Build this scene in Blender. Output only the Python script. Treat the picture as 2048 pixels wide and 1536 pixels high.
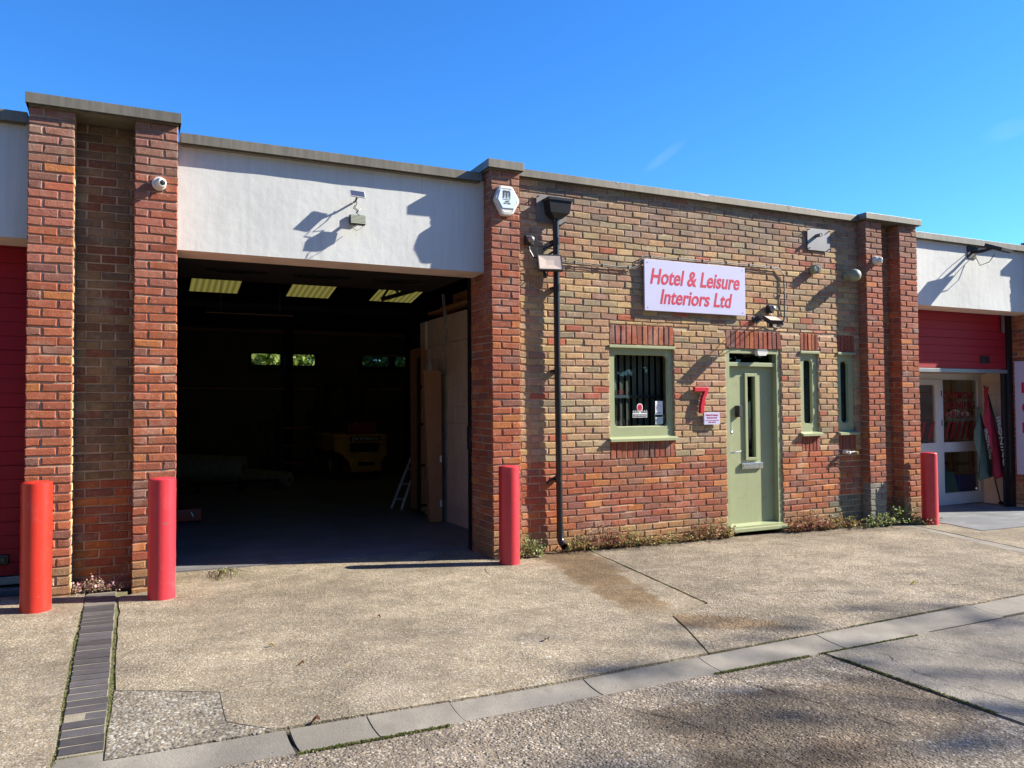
import bpy, bmesh, math, random
import numpy as np
from mathutils import Vector, Matrix
R = math.radians
rnd = random.Random(7)
sc = bpy.context.scene
for o in list(bpy.data.objects): bpy.data.objects.remove(o)

# ---------------------------------------------------------------- camera
CAM_Z = 1.56
yaw, pitch, roll = 0.448045572, 0.0293426219, -0.00716733389
f_ = Vector((math.sin(yaw)*math.cos(pitch), math.cos(yaw)*math.cos(pitch), math.sin(pitch)))
r_ = Vector((math.cos(yaw), -math.sin(yaw), 0)); u_ = r_.cross(f_)
r2 = math.cos(roll)*r_+math.sin(roll)*u_; u2 = -math.sin(roll)*r_+math.cos(roll)*u_
cam = bpy.data.objects.new('camera', bpy.data.cameras.new('camera'))
sc.collection.objects.link(cam); sc.camera = cam
m3 = Matrix((r2, u2, -f_)).transposed(); m4 = m3.to_4x4(); m4.translation = (0, 0, CAM_Z)
cam.matrix_world = m4
cam.data.sensor_width = 36; cam.data.lens = 1566.97/2048*36; cam.data.clip_end = 600; cam.data.clip_start = .05

# ---------------------------------------------------------------- sun, sky, exposure
SUN = Vector((3.15, -1.0, 2.07)).normalized()
sun = bpy.data.objects.new('sun', bpy.data.lights.new('sun', 'SUN')); sc.collection.objects.link(sun)
sun.rotation_euler = SUN.to_track_quat('Z', 'Y').to_euler(); sun.location = (20, -8, 20)
sun.data.energy = 5.0; sun.data.angle = R(.53); sun.data.color = (1, .92, .79)
W = bpy.data.worlds.new('World'); sc.world = W; W.use_nodes = True
nt = W.node_tree; nt.nodes.clear()
def N(nt, t, **k):
    n = nt.nodes.new(t)
    for a, b in k.items():
        if a.startswith('i_'):
            n.inputs[a[2:].replace('_', ' ')].default_value = b
        else: setattr(n, a, b)
    return n
L = nt.links.new
sky = N(nt, 'ShaderNodeTexSky', sky_type='NISHITA', sun_disc=False, sun_elevation=math.asin(SUN.z),
        sun_rotation=math.atan2(SUN.x, SUN.y), altitude=50, air_density=1.0, dust_density=.12, ozone_density=3.2)
hs = N(nt, 'ShaderNodeHueSaturation', i_Saturation=1.22, i_Value=1.0); L(sky.outputs[0], hs.inputs['Color'])
tint = N(nt, 'ShaderNodeVectorMath', operation='MULTIPLY'); L(hs.outputs[0], tint.inputs[0]); tint.inputs[1].default_value = (.80, 1.33, 1.85)
tc = N(nt, 'ShaderNodeTexCoord'); last = tint.outputs[0]
def px_dir(px, py):
    d = r2*((px-1024)/1566.97)-u2*((py-768)/1566.97)+f_; return d.normalized()
for (px, py, sx, sy, ang, amt) in ((1330, 312, .034, .0075, 38, .04), (2016, 260, .026, .012, 20, .035)):
    c = px_dir(px, py); a = (r2*math.cos(R(ang))+u2*math.sin(R(ang))); b = c.cross(a).normalized()
    prev = None
    for ax, s in ((a, sx), (b, sy)):
        sub = N(nt, 'ShaderNodeVectorMath', operation='SUBTRACT'); L(tc.outputs['Generated'], sub.inputs[0]); sub.inputs[1].default_value = c
        d = N(nt, 'ShaderNodeVectorMath', operation='DOT_PRODUCT'); L(sub.outputs[0], d.inputs[0]); d.inputs[1].default_value = ax
        q = N(nt, 'ShaderNodeMath', operation='DIVIDE'); L(d.outputs['Value'], q.inputs[0]); q.inputs[1].default_value = s
        p = N(nt, 'ShaderNodeMath', operation='POWER'); L(q.outputs[0], p.inputs[0]); p.inputs[1].default_value = 2
        if prev:
            ad = N(nt, 'ShaderNodeMath', operation='ADD'); L(prev, ad.inputs[0]); L(p.outputs[0], ad.inputs[1]); prev = ad.outputs[0]
        else: prev = p.outputs[0]
    ns = N(nt, 'ShaderNodeTexNoise', i_Scale=38.0, i_Detail=4.0); L(tc.outputs['Generated'], ns.inputs['Vector'])
    mr = N(nt, 'ShaderNodeMapRange'); L(prev, mr.inputs[0]); mr.inputs[1].default_value = 1; mr.inputs[2].default_value = 0; mr.interpolation_type = 'SMOOTHSTEP'
    m2 = N(nt, 'ShaderNodeMath', operation='MULTIPLY'); L(mr.outputs[0], m2.inputs[0]); L(ns.outputs[0], m2.inputs[1])
    m5 = N(nt, 'ShaderNodeMath', operation='MULTIPLY'); L(m2.outputs[0], m5.inputs[0]); m5.inputs[1].default_value = amt*2
    mx = N(nt, 'ShaderNodeMix', data_type='RGBA'); L(m5.outputs[0], mx.inputs[0]); L(last, mx.inputs[6]); mx.inputs[7].default_value = (9, 9.5, 10, 1)
    last = mx.outputs[2]
bg = N(nt, 'ShaderNodeBackground', i_Strength=.053); L(last, bg.inputs[0])
wo = N(nt, 'ShaderNodeOutputWorld'); L(bg.outputs[0], wo.inputs[0])
sc.view_settings.view_transform = 'Standard'; sc.view_settings.look = 'None'; sc.view_settings.gamma = 1
sc.view_settings.exposure = 1.45
sc.render.engine = 'CYCLES'
sc.cycles.max_bounces = 8; sc.cycles.transparent_max_bounces = 12

# ---------------------------------------------------------------- helpers
def gz(x, y=0): return .04-.0115*x
ORG = {}
def tag(o, label=None, cat=None, group=None, kind=None):
    if label: o['label'] = label
    if cat: o['category'] = cat
    if group: o['group'] = group
    if kind: o['kind'] = kind
    return o
def thing(name, loc, label, cat, group=None):
    o = bpy.data.objects.new(name, None); sc.collection.objects.link(o); o.location = loc
    o.empty_display_size = .1; ORG[o] = Vector(loc); return tag(o, label, cat, group)
def copy_tree(o, parent=None):
    c = o.copy(); sc.collection.objects.link(c); c.parent = parent
    ORG[c] = ORG.get(o, Vector((0, 0, 0)))
    for ch in list(o.children): copy_tree(ch, c)
    return c
class MB:
    def __init__(s): s.v = []; s.f = []; s.m = []; s.c = []; s.mi = 0; s.col = None
    def add(s, vs, fs):
        b = len(s.v); s.v += [tuple(v) for v in vs]
        for f in fs: s.f.append(tuple(i+b for i in f)); s.m.append(s.mi); s.c.append(s.col)
        return s
    def box(s, a, b, M=None):
        x0, y0, z0 = a; x1, y1, z1 = b
        vs = [Vector(p) for p in ((x0,y0,z0),(x1,y0,z0),(x1,y1,z0),(x0,y1,z0),(x0,y0,z1),(x1,y0,z1),(x1,y1,z1),(x0,y1,z1))]
        if M: vs = [M @ v for v in vs]
        return s.add(vs, ((0,3,2,1),(4,5,6,7),(0,1,5,4),(1,2,6,5),(2,3,7,6),(3,0,4,7)))
    def cbox(s, a, b, c=.004, M=None):
        """box with chamfered edges"""
        bm = bmesh.new(); bmesh.ops.create_cube(bm, size=1)
        for v in bm.verts: v.co = Vector([(a[i]+b[i])/2+v.co[i]*(b[i]-a[i]) for i in range(3)])
        bmesh.ops.bevel(bm, geom=bm.edges[:], offset=c, segments=2, profile=.6, affect='EDGES')
        if M: bmesh.ops.transform(bm, matrix=M, verts=bm.verts[:])
        bm.verts.index_update(); s.add([v.co for v in bm.verts], [[v.index for v in f.verts] for f in bm.faces]); bm.free(); return s
    def tube(s, pts, r, seg=12, cap=True):
        pts = [Vector(p) for p in pts]; n = len(pts); rs = r if isinstance(r, (list, tuple)) else [r]*n
        t0 = (pts[1]-pts[0]).normalized(); up = Vector((0,0,1)) if abs(t0.z) < .9 else Vector((1,0,0))
        a = t0.cross(up).normalized(); vs = []
        for i, p in enumerate(pts):
            t = (pts[min(i+1,n-1)]-pts[max(i-1,0)]).normalized(); a = (a-t*a.dot(t)).normalized(); b = t.cross(a)
            for k in range(seg):
                w = 2*math.pi*k/seg; vs.append(p+(a*math.cos(w)+b*math.sin(w))*rs[i])
        fs = [(i*seg+k, i*seg+(k+1)%seg, (i+1)*seg+(k+1)%seg, (i+1)*seg+k) for i in range(n-1) for k in range(seg)]
        if cap: fs += [tuple(range(seg))[::-1], tuple((n-1)*seg+k for k in range(seg))]
        return s.add(vs, fs)
    def lathe(s, prof, o, ax=(0,0,1), seg=32):
        """prof: (radius, height) along ax from o"""
        ax = Vector(ax).normalized(); up = Vector((0,0,1)) if abs(ax.z) < .9 else Vector((1,0,0))
        a = ax.cross(up).normalized(); b = ax.cross(a); o = Vector(o); vs = []
        for r, h in prof:
            for k in range(seg):
                w = 2*math.pi*k/seg; vs.append(o+ax*h+(a*math.cos(w)+b*math.sin(w))*r)
        n = len(prof); fs = [(i*seg+k, i*seg+(k+1)%seg, (i+1)*seg+(k+1)%seg, (i+1)*seg+k) for i in range(n-1) for k in range(seg)]
        fs += [tuple(range(seg))[::-1], tuple((n-1)*seg+k for k in range(seg))]
        return s.add(vs, fs)
    def prism(s, poly, d, M=None):
        """poly in XZ, extruded along +Y by d"""
        n = len(poly); vs = [Vector((x, 0, z)) for x, z in poly]+[Vector((x, d, z)) for x, z in poly]
        if M: vs = [M @ v for v in vs]
        return s.add(vs, [tuple(range(n)), tuple(range(2*n-1, n-1, -1))]+[(i, i+n, (i+1)%n+n, (i+1)%n) for i in range(n)])
    def slab(s, poly, z0, z1):
        """ground slab: poly in XY, follows the ground tilt"""
        n = len(poly); vs = [(x, y, gz(x)+z0) for x, y in poly]+[(x, y, gz(x)+z1) for x, y in poly]
        return s.add(vs, [tuple(range(n))[::-1], tuple(range(n, 2*n))]+[(i, (i+1)%n, (i+1)%n+n, i+n) for i in range(n)])
    def build(s, name, mats, parent=None, smooth=False, loc=None):
        me = bpy.data.meshes.new(name); org = ORG[parent] if parent is not None else Vector(loc or (0,0,0))
        me.from_pydata([tuple(Vector(v)-org) for v in s.v], [], s.f)
        if not isinstance(mats, (list, tuple)): mats = [mats]
        for m in mats: me.materials.append(m)
        me.polygons.foreach_set('material_index', s.m)
        if any(c is not None for c in s.c):
            at = me.attributes.new('bc', 'FLOAT_COLOR', 'FACE')
            arr = np.array([(*(c or (.3,.3,.3))[:3], 1) for c in s.c], dtype=np.float32).ravel(); at.data.foreach_set('color', arr)
        bm = bmesh.new(); bm.from_mesh(me)
        if not any(c is not None for c in s.c) or len(s.f) < 60000:
            pass
        bm.free()
        if smooth:
            me.shade_smooth(); me.set_sharp_from_angle(angle=R(35))
        me.validate(); me.update()
        o = bpy.data.objects.new(name, me); sc.collection.objects.link(o)
        if parent is not None: o.parent = parent; ORG[o] = org
        else: o.location = org; ORG[o] = org
        return o
def struct(mb, name, mat, smooth=False): return tag(mb.build(name, mat, smooth=smooth), kind='structure')

def mat(name, col, rough=.6, metal=0., var=.0, vscale=8., bump=0., bscale=60., col2=None, spec=.5, attr=False, fine=0., fscale=150., streak=0., coat=0.):
    m = bpy.data.materials.new(name); m.use_nodes = True; nt = m.node_tree; b = nt.nodes['Principled BSDF']
    Lk = nt.links.new; b.inputs['Roughness'].default_value = rough; b.inputs['Metallic'].default_value = metal
    b.inputs['Specular IOR Level'].default_value = spec; b.inputs['Coat Weight'].default_value = coat
    tc = N(nt, 'ShaderNodeTexCoord')
    geo = N(nt, 'ShaderNodeNewGeometry')
    src = None
    if attr:
        at = N(nt, 'ShaderNodeAttribute', attribute_name='bc'); src = at.outputs['Color']
    else:
        rgb = N(nt, 'ShaderNodeRGB'); rgb.outputs[0].default_value = (*col, 1); src = rgb.outputs[0]
    if col2:
        n0 = N(nt, 'ShaderNodeTexNoise', i_Scale=vscale*.5, i_Detail=5.0); Lk(geo.outputs['Position'], n0.inputs['Vector'])
        cr = N(nt, 'ShaderNodeMapRange'); cr.inputs[1].default_value = .42; cr.inputs[2].default_value = .62; Lk(n0.outputs[0], cr.inputs[0])
        mx = N(nt, 'ShaderNodeMix', data_type='RGBA'); Lk(cr.outputs[0], mx.inputs[0]); Lk(src, mx.inputs[6]); mx.inputs[7].default_value = (*col2, 1); src = mx.outputs[2]
    for amt, s, st in ((var, vscale, 0), (fine, fscale, 0), (streak, 1, 1)):
        if amt:
            n1 = N(nt, 'ShaderNodeTexNoise', i_Scale=s, i_Detail=6.0, i_Roughness=.6)
            if st:
                mp = N(nt, 'ShaderNodeMapping'); mp.inputs['Scale'].default_value = (26, 26, 1.6); Lk(geo.outputs['Position'], mp.inputs[0]); Lk(mp.outputs[0], n1.inputs['Vector'])
            else: Lk(geo.outputs['Position'], n1.inputs['Vector'])
            r1 = N(nt, 'ShaderNodeMapRange'); r1.inputs[1].default_value = .3; r1.inputs[2].default_value = .7
            r1.inputs[3].default_value = 1-amt; r1.inputs[4].default_value = 1+amt*.8; Lk(n1.outputs[0], r1.inputs[0])
            h = N(nt, 'ShaderNodeVectorMath', operation='SCALE'); Lk(src, h.inputs[0]); Lk(r1.outputs[0], h.inputs['Scale']); src = h.outputs[0]
    Lk(src, b.inputs['Base Color'])
    if bump:
        n2 = N(nt, 'ShaderNodeTexNoise', i_Scale=bscale, i_Detail=6.0); Lk(geo.outputs['Position'], n2.inputs['Vector'])
        bp = N(nt, 'ShaderNodeBump', i_Strength=1.0, i_Distance=bump); Lk(n2.outputs[0], bp.inputs['Height']); Lk(bp.outputs[0], b.inputs['Normal'])
    return m
def glass(name, tint=(.8,.85,.85), rough=.0):
    m = bpy.data.materials.new(name); m.use_nodes = True; nt = m.node_tree; nt.nodes.clear()
    t = N(nt, 'ShaderNodeBsdfTransparent'); t.inputs[0].default_value = (*tint, 1)
    g = N(nt, 'ShaderNodeBsdfGlossy'); g.inputs['Roughness'].default_value = rough
    lw = N(nt, 'ShaderNodeLayerWeight', i_Blend=.5); pw = N(nt, 'ShaderNodeMath', operation='POWER'); nt.links.new(lw.outputs['Facing'], pw.inputs[0]); pw.inputs[1].default_value = 5
    fr = N(nt, 'ShaderNodeMath', operation='MULTIPLY_ADD'); nt.links.new(pw.outputs[0], fr.inputs[0]); fr.inputs[1].default_value = .96; fr.inputs[2].default_value = .035; mx = N(nt, 'ShaderNodeMixShader'); o = N(nt, 'ShaderNodeOutputMaterial')
    nt.links.new(fr.outputs[0], mx.inputs[0]); nt.links.new(t.outputs[0], mx.inputs[1]); nt.links.new(g.outputs[0], mx.inputs[2]); nt.links.new(mx.outputs[0], o.inputs[0])
    return m

M = {}
M['brick'] = mat('brick', (.3,.1,.05), .9, var=.22, vscale=22, fine=.30, fscale=160, bump=.0045, bscale=95, attr=True, spec=.25)
M['mortar'] = mat('mortar', (.52,.40,.27), .95, var=.22, vscale=9, fine=.18, fscale=180, bump=.005, bscale=150, spec=.2)
M['mortar_dark'] = mat('mortar_dark', (.43,.33,.24), .95, var=.25, vscale=9, bump=.004, bscale=150, spec=.2)
M['render'] = mat('render', (.56,.575,.56), .75, var=.06, vscale=2.2, bump=.0035, bscale=9, streak=.06, col2=(.50,.515,.495), spec=.3)
M['render_soffit_bounce'] = mat('render_soffit_bounce', (.62,.50,.42), .85, var=.10, vscale=4, bump=.003, bscale=30)  # same white render; warm ground bounce put into the underside colour
M['coping'] = mat('coping', (.20,.182,.138), .45, metal=.25, var=.12, vscale=2.5, streak=.22, bump=.0006, bscale=9, col2=(.155,.14,.105))
M['green'] = mat('green_paint', (.30,.33,.185), .42, var=.05, vscale=6, bump=.0006, bscale=40, streak=.04)
M['red_paint'] = mat('bollard_red', (.50,.030,.045), .36, var=.06, vscale=5, bump=.0012, bscale=22, fine=.04, fscale=60)
M['red_paint2'] = mat('bollard_scarlet', (.52,.028,.016), .34, var=.05, vscale=5, bump=.0012, bscale=22)
M['door_red'] = mat('sectional_door_red', (.30,.011,.020), .6, spec=.25, var=.06, vscale=3, bump=.0004, bscale=60)
M['black'] = mat('black_plastic', (.012,.012,.014), .32, var=.2, vscale=15)
M['black_matt'] = mat('black_matt', (.018,.018,.02), .7, var=.2, vscale=10)
M['white'] = mat('white_plastic', (.62,.61,.57), .4, var=.04, vscale=12)
M['upvc'] = mat('white_upvc', (.56,.56,.55), .4, var=.05, vscale=6)
M['grey_metal'] = mat('grey_metal', (.24,.25,.26), .45, metal=.6, var=.12, vscale=8)
M['steel'] = mat('steel', (.6,.6,.6), .25, metal=1, var=.08, vscale=20)
M['sign'] = mat('sign_board', (.48,.48,.66), .45, var=.02, vscale=4)
M['sign_red'] = mat('sign_red', (.50,.008,.05), .45, var=.04, vscale=9)
M['seven'] = mat('seven_red', (.52,.018,.04), .35, var=.04, vscale=9)
M['glass'] = glass('window_glass'); M['glass_dark'] = glass('obscure_glass', (.60,.68,.70), .12)
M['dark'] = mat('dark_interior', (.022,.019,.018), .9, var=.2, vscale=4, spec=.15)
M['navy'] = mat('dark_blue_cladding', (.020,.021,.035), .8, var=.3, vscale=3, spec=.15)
M['brown_wall'] = mat('brown_wall', (.12,.10,.07), .9, var=.25, vscale=1.5, streak=.1, spec=.15)
M['floor_int'] = mat('workshop_floor', (.17,.165,.17), .45, var=.30, vscale=2.2, fine=.15, fscale=40, bump=.001, bscale=30)
M['block'] = mat('painted_block', (.62,.53,.42), .85, var=.12, vscale=2.5, fine=.08, fscale=70, bump=.002, bscale=120)
M['card'] = mat('cardboard', (.34,.18,.09), .8, var=.12, vscale=5, streak=.08)
M['wood'] = mat('wood', (.42,.23,.10), .7, var=.2, vscale=6, streak=.25)
M['aluminium'] = mat('aluminium', (.65,.66,.66), .4, metal=.2, var=.1, vscale=20)
M['yellow'] = mat('forklift_yellow', (.62,.30,.035), .45, var=.2, vscale=5)
M['tyre'] = mat('tyre', (.012,.012,.012), .85, var=.2, vscale=12)
M['jack_red'] = mat('tool_red', (.25,.014,.012), .4, var=.15, vscale=9)
M['carpet'] = mat('carpet_roll', (.24,.22,.18), .95, var=.25, vscale=14, bump=.003, bscale=60)
M['cable'] = mat('grey_cable', (.18,.19,.20), .55, var=.1, vscale=15)
M['conduit'] = mat('weathered_cable', (.17,.15,.12), .6, var=.2, vscale=18)
M['sage'] = mat('sage_cowl', (.22,.255,.18), .5, var=.12, vscale=14)
M['lamp_glass'] = mat('lamp_diffuser', (.62,.50,.40), .35, var=.05, vscale=20)
M['paper'] = mat('paper', (.75,.76,.76), .6, var=.03, vscale=20)
M['ink'] = mat('ink', (.03,.03,.035), .6, var=.1, vscale=20)
M['slab_grey'] = mat('grey_slab', (.13,.14,.15), .7, var=.16, vscale=2.4, fine=.12, fscale=60, bump=.0015, bscale=40, col2=(.165,.175,.185))
M['leaf'] = mat('leaf', (.1,.2,.05), .6, attr=True, var=.15, vscale=30, spec=.35)
M['bark'] = mat('bark', (.11,.085,.06), .9, var=.3, vscale=9, bump=.01, bscale=25)
M['asphalt_far'] = mat('asphalt_far', (.16,.15,.135), .9, var=.2, vscale=1.2, fine=.2, fscale=90, bump=.003, bscale=80)
M['joint_dirt'] = mat('joint_dirt', (.045,.038,.028), .95, var=.4, vscale=20, bump=.006, bscale=90, spec=.15)
M['crack'] = mat('crack', (.018,.016,.014), 1, var=.3, vscale=20, spec=.1)
M['kerb'] = mat('kerb_concrete', (.165,.150,.122), .85, var=.14, vscale=4, fine=.14, fscale=120, bump=.002, bscale=110, col2=(.21,.19,.158))
M['setts'] = mat('blue_brick', (.066,.066,.075), .6, attr=True, var=.2, vscale=18, bump=.0015, bscale=90)
M['setts_joint'] = mat('sett_joint', (.23,.20,.145), .95, var=.25, vscale=12, bump=.003, bscale=120)

# leaf gets some translucency
def leafy(m):
    nt = m.node_tree; b = nt.nodes['Principled BSDF']; o = nt.nodes['Material Output']
    t = N(nt, 'ShaderNodeBsdfTranslucent'); mx = N(nt, 'ShaderNodeMixShader'); mx.inputs[0].default_value = .35
    src = b.inputs['Base Color'].links[0].from_socket; nt.links.new(src, t.inputs[0])
    nt.links.new(b.outputs[0], mx.inputs[1]); nt.links.new(t.outputs[0], mx.inputs[2]); nt.links.new(mx.outputs[0], o.inputs[0])
leafy(M['leaf'])
# translucent roof light
def trans(name, col, f=.6):
    m = bpy.data.materials.new(name); m.use_nodes = True; nt = m.node_tree; nt.nodes.clear()
    g = N(nt, 'ShaderNodeNewGeometry'); w = N(nt, 'ShaderNodeTexWave', i_Scale=2.6, i_Distortion=.6, i_Detail=2.0); w.bands_direction = 'X'
    nt.links.new(g.outputs['Position'], w.inputs['Vector'])
    mr = N(nt, 'ShaderNodeMapRange'); mr.inputs[3].default_value = .55; mr.inputs[4].default_value = 1.1; nt.links.new(w.outputs['Fac'], mr.inputs[0])
    rgb = N(nt, 'ShaderNodeRGB'); rgb.outputs[0].default_value = (*col, 1)
    s = N(nt, 'ShaderNodeVectorMath', operation='SCALE'); nt.links.new(rgb.outputs[0], s.inputs[0]); nt.links.new(mr.outputs[0], s.inputs['Scale'])
    t = N(nt, 'ShaderNodeBsdfTranslucent'); nt.links.new(s.outputs[0], t.inputs[0]); o = N(nt, 'ShaderNodeOutputMaterial'); nt.links.new(t.outputs[0], o.inputs[0]); return m
M['rooflight'] = trans('rooflight', (.085,.073,.016))

# exposed aggregate concrete / worn asphalt: stones with individual colours, worn cement between, stains with shapes of their own
def aggregate(name, stones, cement, scale, bump, wear=.5, KK=(.76,.785,.84), grain=1.0, stain=None, rough=.85, dark_patch=None, lift=1.0):
    m = bpy.data.materials.new(name); m.use_nodes = True; nt = m.node_tree; b = nt.nodes['Principled BSDF']; Lk = nt.links.new
    b.inputs['Roughness'].default_value = rough; b.inputs['Specular IOR Level'].default_value = .3
    K = KK; stones = [tuple(a*k for a, k in zip(c, K)) for c in stones]; cement = tuple(a*k for a, k in zip(cement, K))
    g = N(nt, 'ShaderNodeNewGeometry'); P = g.outputs['Position']
    wn = N(nt, 'ShaderNodeTexNoise', i_Scale=scale*.8, i_Detail=2.0); Lk(P, wn.inputs['Vector'])
    wm = N(nt, 'ShaderNodeVectorMath', operation='MULTIPLY_ADD'); Lk(wn.outputs['Color'], wm.inputs[0]); wm.inputs[1].default_value = (.012,)*3; Lk(P, wm.inputs[2])
    v = N(nt, 'ShaderNodeTexVoronoi', feature='F1', i_Scale=scale); Lk(wm.outputs[0], v.inputs['Vector'])
    sp = N(nt, 'ShaderNodeSeparateColor'); Lk(v.outputs['Color'], sp.inputs[0])
    cr = N(nt, 'ShaderNodeValToRGB'); e = cr.color_ramp.elements
    while len(e) < len(stones): e.new(.5)
    for i, c in enumerate(stones): e[i].position = i/(len(stones)-1); e[i].color = (*c, 1)
    Lk(sp.outputs[0], cr.inputs[0])
    # which stones stand out of the cement
    n1 = N(nt, 'ShaderNodeTexNoise', i_Scale=1.3, i_Detail=6.0, i_Roughness=.62); Lk(P, n1.inputs['Vector'])
    ds = N(nt, 'ShaderNodeMath', operation='ADD'); Lk(v.outputs['Distance'], ds.inputs[0]); Lk(sp.outputs[1], ds.inputs[1])
    d2 = N(nt, 'ShaderNodeMath', operation='MULTIPLY_ADD'); Lk(n1.outputs[0], d2.inputs[0]); d2.inputs[1].default_value = wear*2; Lk(ds.outputs[0], d2.inputs[2])
    st = N(nt, 'ShaderNodeMapRange'); Lk(d2.outputs[0], st.inputs[0]); st.inputs[1].default_value = .75+wear; st.inputs[2].default_value = 1.15+wear
    mx = N(nt, 'ShaderNodeMix', data_type='RGBA'); Lk(st.outputs[0], mx.inputs[0]); Lk(cr.outputs[0], mx.inputs[6]); mx.inputs[7].default_value = (*cement, 1)
    src = mx.outputs[2]
    for s, a, lo in ((.55, .20, .35), (1.6, .14, .38), (3.8, .16, .35), (14, .14, .3), (260, .25*grain, .3)):
        n = N(nt, 'ShaderNodeTexNoise', i_Scale=s, i_Detail=5.0, i_Roughness=.6); Lk(P, n.inputs['Vector'])
        r = N(nt, 'ShaderNodeMapRange'); r.inputs[1].default_value = lo; r.inputs[2].default_value = 1-lo; r.inputs[3].default_value = 1-a; r.inputs[4].default_value = 1+a; Lk(n.outputs[0], r.inputs[0])
        h = N(nt, 'ShaderNodeVectorMath', operation='SCALE'); Lk(src, h.inputs[0]); Lk(r.outputs[0], h.inputs['Scale']); src = h.outputs[0]
    sx = N(nt, 'ShaderNodeSeparateXYZ'); Lk(P, sx.inputs[0])
    for (p0, p1, w0, w1, colr, amt) in (stain or []):
        # band from p0 to p1 with ragged edge
        d = Vector((p1[0]-p0[0], p1[1]-p0[1])); ln = d.length; d /= ln; nrm = Vector((-d.y, d.x))
        def lin(a, bb, c0):
            q1 = N(nt, 'ShaderNodeMath', operation='MULTIPLY_ADD'); Lk(sx.outputs[0], q1.inputs[0]); q1.inputs[1].default_value = a; q1.inputs[2].default_value = c0
            q2 = N(nt, 'ShaderNodeMath', operation='MULTIPLY_ADD'); Lk(sx.outputs[1], q2.inputs[0]); q2.inputs[1].default_value = bb; Lk(q1.outputs[0], q2.inputs[2]); return q2.outputs[0]
        t = lin(d.x/ln, d.y/ln, -(p0[0]*d.x+p0[1]*d.y)/ln); s_ = lin(nrm.x, nrm.y, -(p0[0]*nrm.x+p0[1]*nrm.y))
        ab = N(nt, 'ShaderNodeMath', operation='ABSOLUTE'); Lk(s_, ab.inputs[0])
        wd = N(nt, 'ShaderNodeMapRange', clamp=False); Lk(t, wd.inputs[0]); wd.inputs[3].default_value = w0; wd.inputs[4].default_value = w1
        nn = N(nt, 'ShaderNodeTexNoise', i_Scale=5.0, i_Detail=6.0); Lk(P, nn.inputs['Vector'])
        ww = N(nt, 'ShaderNodeMath', operation='MULTIPLY'); Lk(wd.outputs[0], ww.inputs[0]); n3 = N(nt, 'ShaderNodeMath', operation='MULTIPLY_ADD'); Lk(nn.outputs[0], n3.inputs[0]); n3.inputs[1].default_value = 1.6; n3.inputs[2].default_value = .2; Lk(n3.outputs[0], ww.inputs[1])
        df = N(nt, 'ShaderNodeMath', operation='DIVIDE'); Lk(ab.outputs[0], df.inputs[0]); Lk(ww.outputs[0], df.inputs[1])
        k1 = N(nt, 'ShaderNodeMapRange', interpolation_type='SMOOTHSTEP'); Lk(df.outputs[0], k1.inputs[0]); k1.inputs[1].default_value = 1.15; k1.inputs[2].default_value = .7
        k2 = N(nt, 'ShaderNodeMapRange', interpolation_type='SMOOTHSTEP'); Lk(t, k2.inputs[0]); k2.inputs[1].default_value = -.06; k2.inputs[2].default_value = .04
        k3 = N(nt, 'ShaderNodeMapRange', interpolation_type='SMOOTHSTEP'); Lk(t, k3.inputs[0]); k3.inputs[1].default_value = 1.1; k3.inputs[2].default_value = .85
        a1 = N(nt, 'ShaderNodeMath', operation='MULTIPLY'); Lk(k1.outputs[0], a1.inputs[0]); Lk(k2.outputs[0], a1.inputs[1])
        a2 = N(nt, 'ShaderNodeMath', operation='MULTIPLY'); Lk(a1.outputs[0], a2.inputs[0]); Lk(k3.outputs[0], a2.inputs[1])
        a3 = N(nt, 'ShaderNodeMath', operation='MULTIPLY'); Lk(a2.outputs[0], a3.inputs[0]); a3.inputs[1].default_value = amt
        ml = N(nt, 'ShaderNodeMix', data_type='RGBA', blend_type='MULTIPLY'); Lk(a3.outputs[0], ml.inputs[0]); Lk(src, ml.inputs[6]); ml.inputs[7].default_value = (*colr, 1); src = ml.outputs[2]
    Lk(src, b.inputs['Base Color'])
    hs_ = N(nt, 'ShaderNodeMath', operation='SUBTRACT'); hs_.inputs[0].default_value = 1; Lk(v.outputs['Distance'], hs_.inputs[1])
    hm = N(nt, 'ShaderNodeMath', operation='MULTIPLY'); Lk(hs_.outputs[0], hm.inputs[0]); Lk(sp.outputs[2], hm.inputs[1])
    n4 = N(nt, 'ShaderNodeTexNoise', i_Scale=scale*.35, i_Detail=6.0); Lk(P, n4.inputs['Vector'])
    ha = N(nt, 'ShaderNodeMath', operation='ADD'); Lk(hm.outputs[0], ha.inputs[0]); Lk(n4.outputs[0], ha.inputs[1])
    bp = N(nt, 'ShaderNodeBump', i_Strength=1.0, i_Distance=bump); Lk(ha.outputs[0], bp.inputs['Height']); Lk(bp.outputs[0], b.inputs['Normal'])
    return m
ST = [(.42,.345,.22), (.25,.18,.105), (.45,.40,.29), (.15,.115,.078), (.33,.235,.13), (.50,.445,.34), (.22,.18,.13)]
STD = [(.25,.21,.15), (.13,.095,.062), (.33,.29,.23), (.08,.065,.05), (.18,.135,.09), (.38,.34,.28), (.11,.09,.075)]
M['apron'] = aggregate('apron_concrete', ST, (.265,.215,.14), 84, .006, .40,
    stain=[((4.15,7.5), (3.55,4.9), .38, .20, (.58,.44,.30), .85), ((3.75,4.75), (4.4,4.15), .30, .16, (.75,.55,.33), .6), ((2.0,7.35), (3.3,7.35), .28, .28, (.75,.74,.72), .6)])
M['apron_worn'] = aggregate('apron_worn', ST, (.25,.20,.135), 72, .011, .25,
    stain=[((3.5,4.75), (4.2,4.25), .22, .12, (.78,.58,.38), .7), ((4.2,7.5), (9.2,7.2), .25, .2, (.68,.64,.60), .7)])
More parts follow.
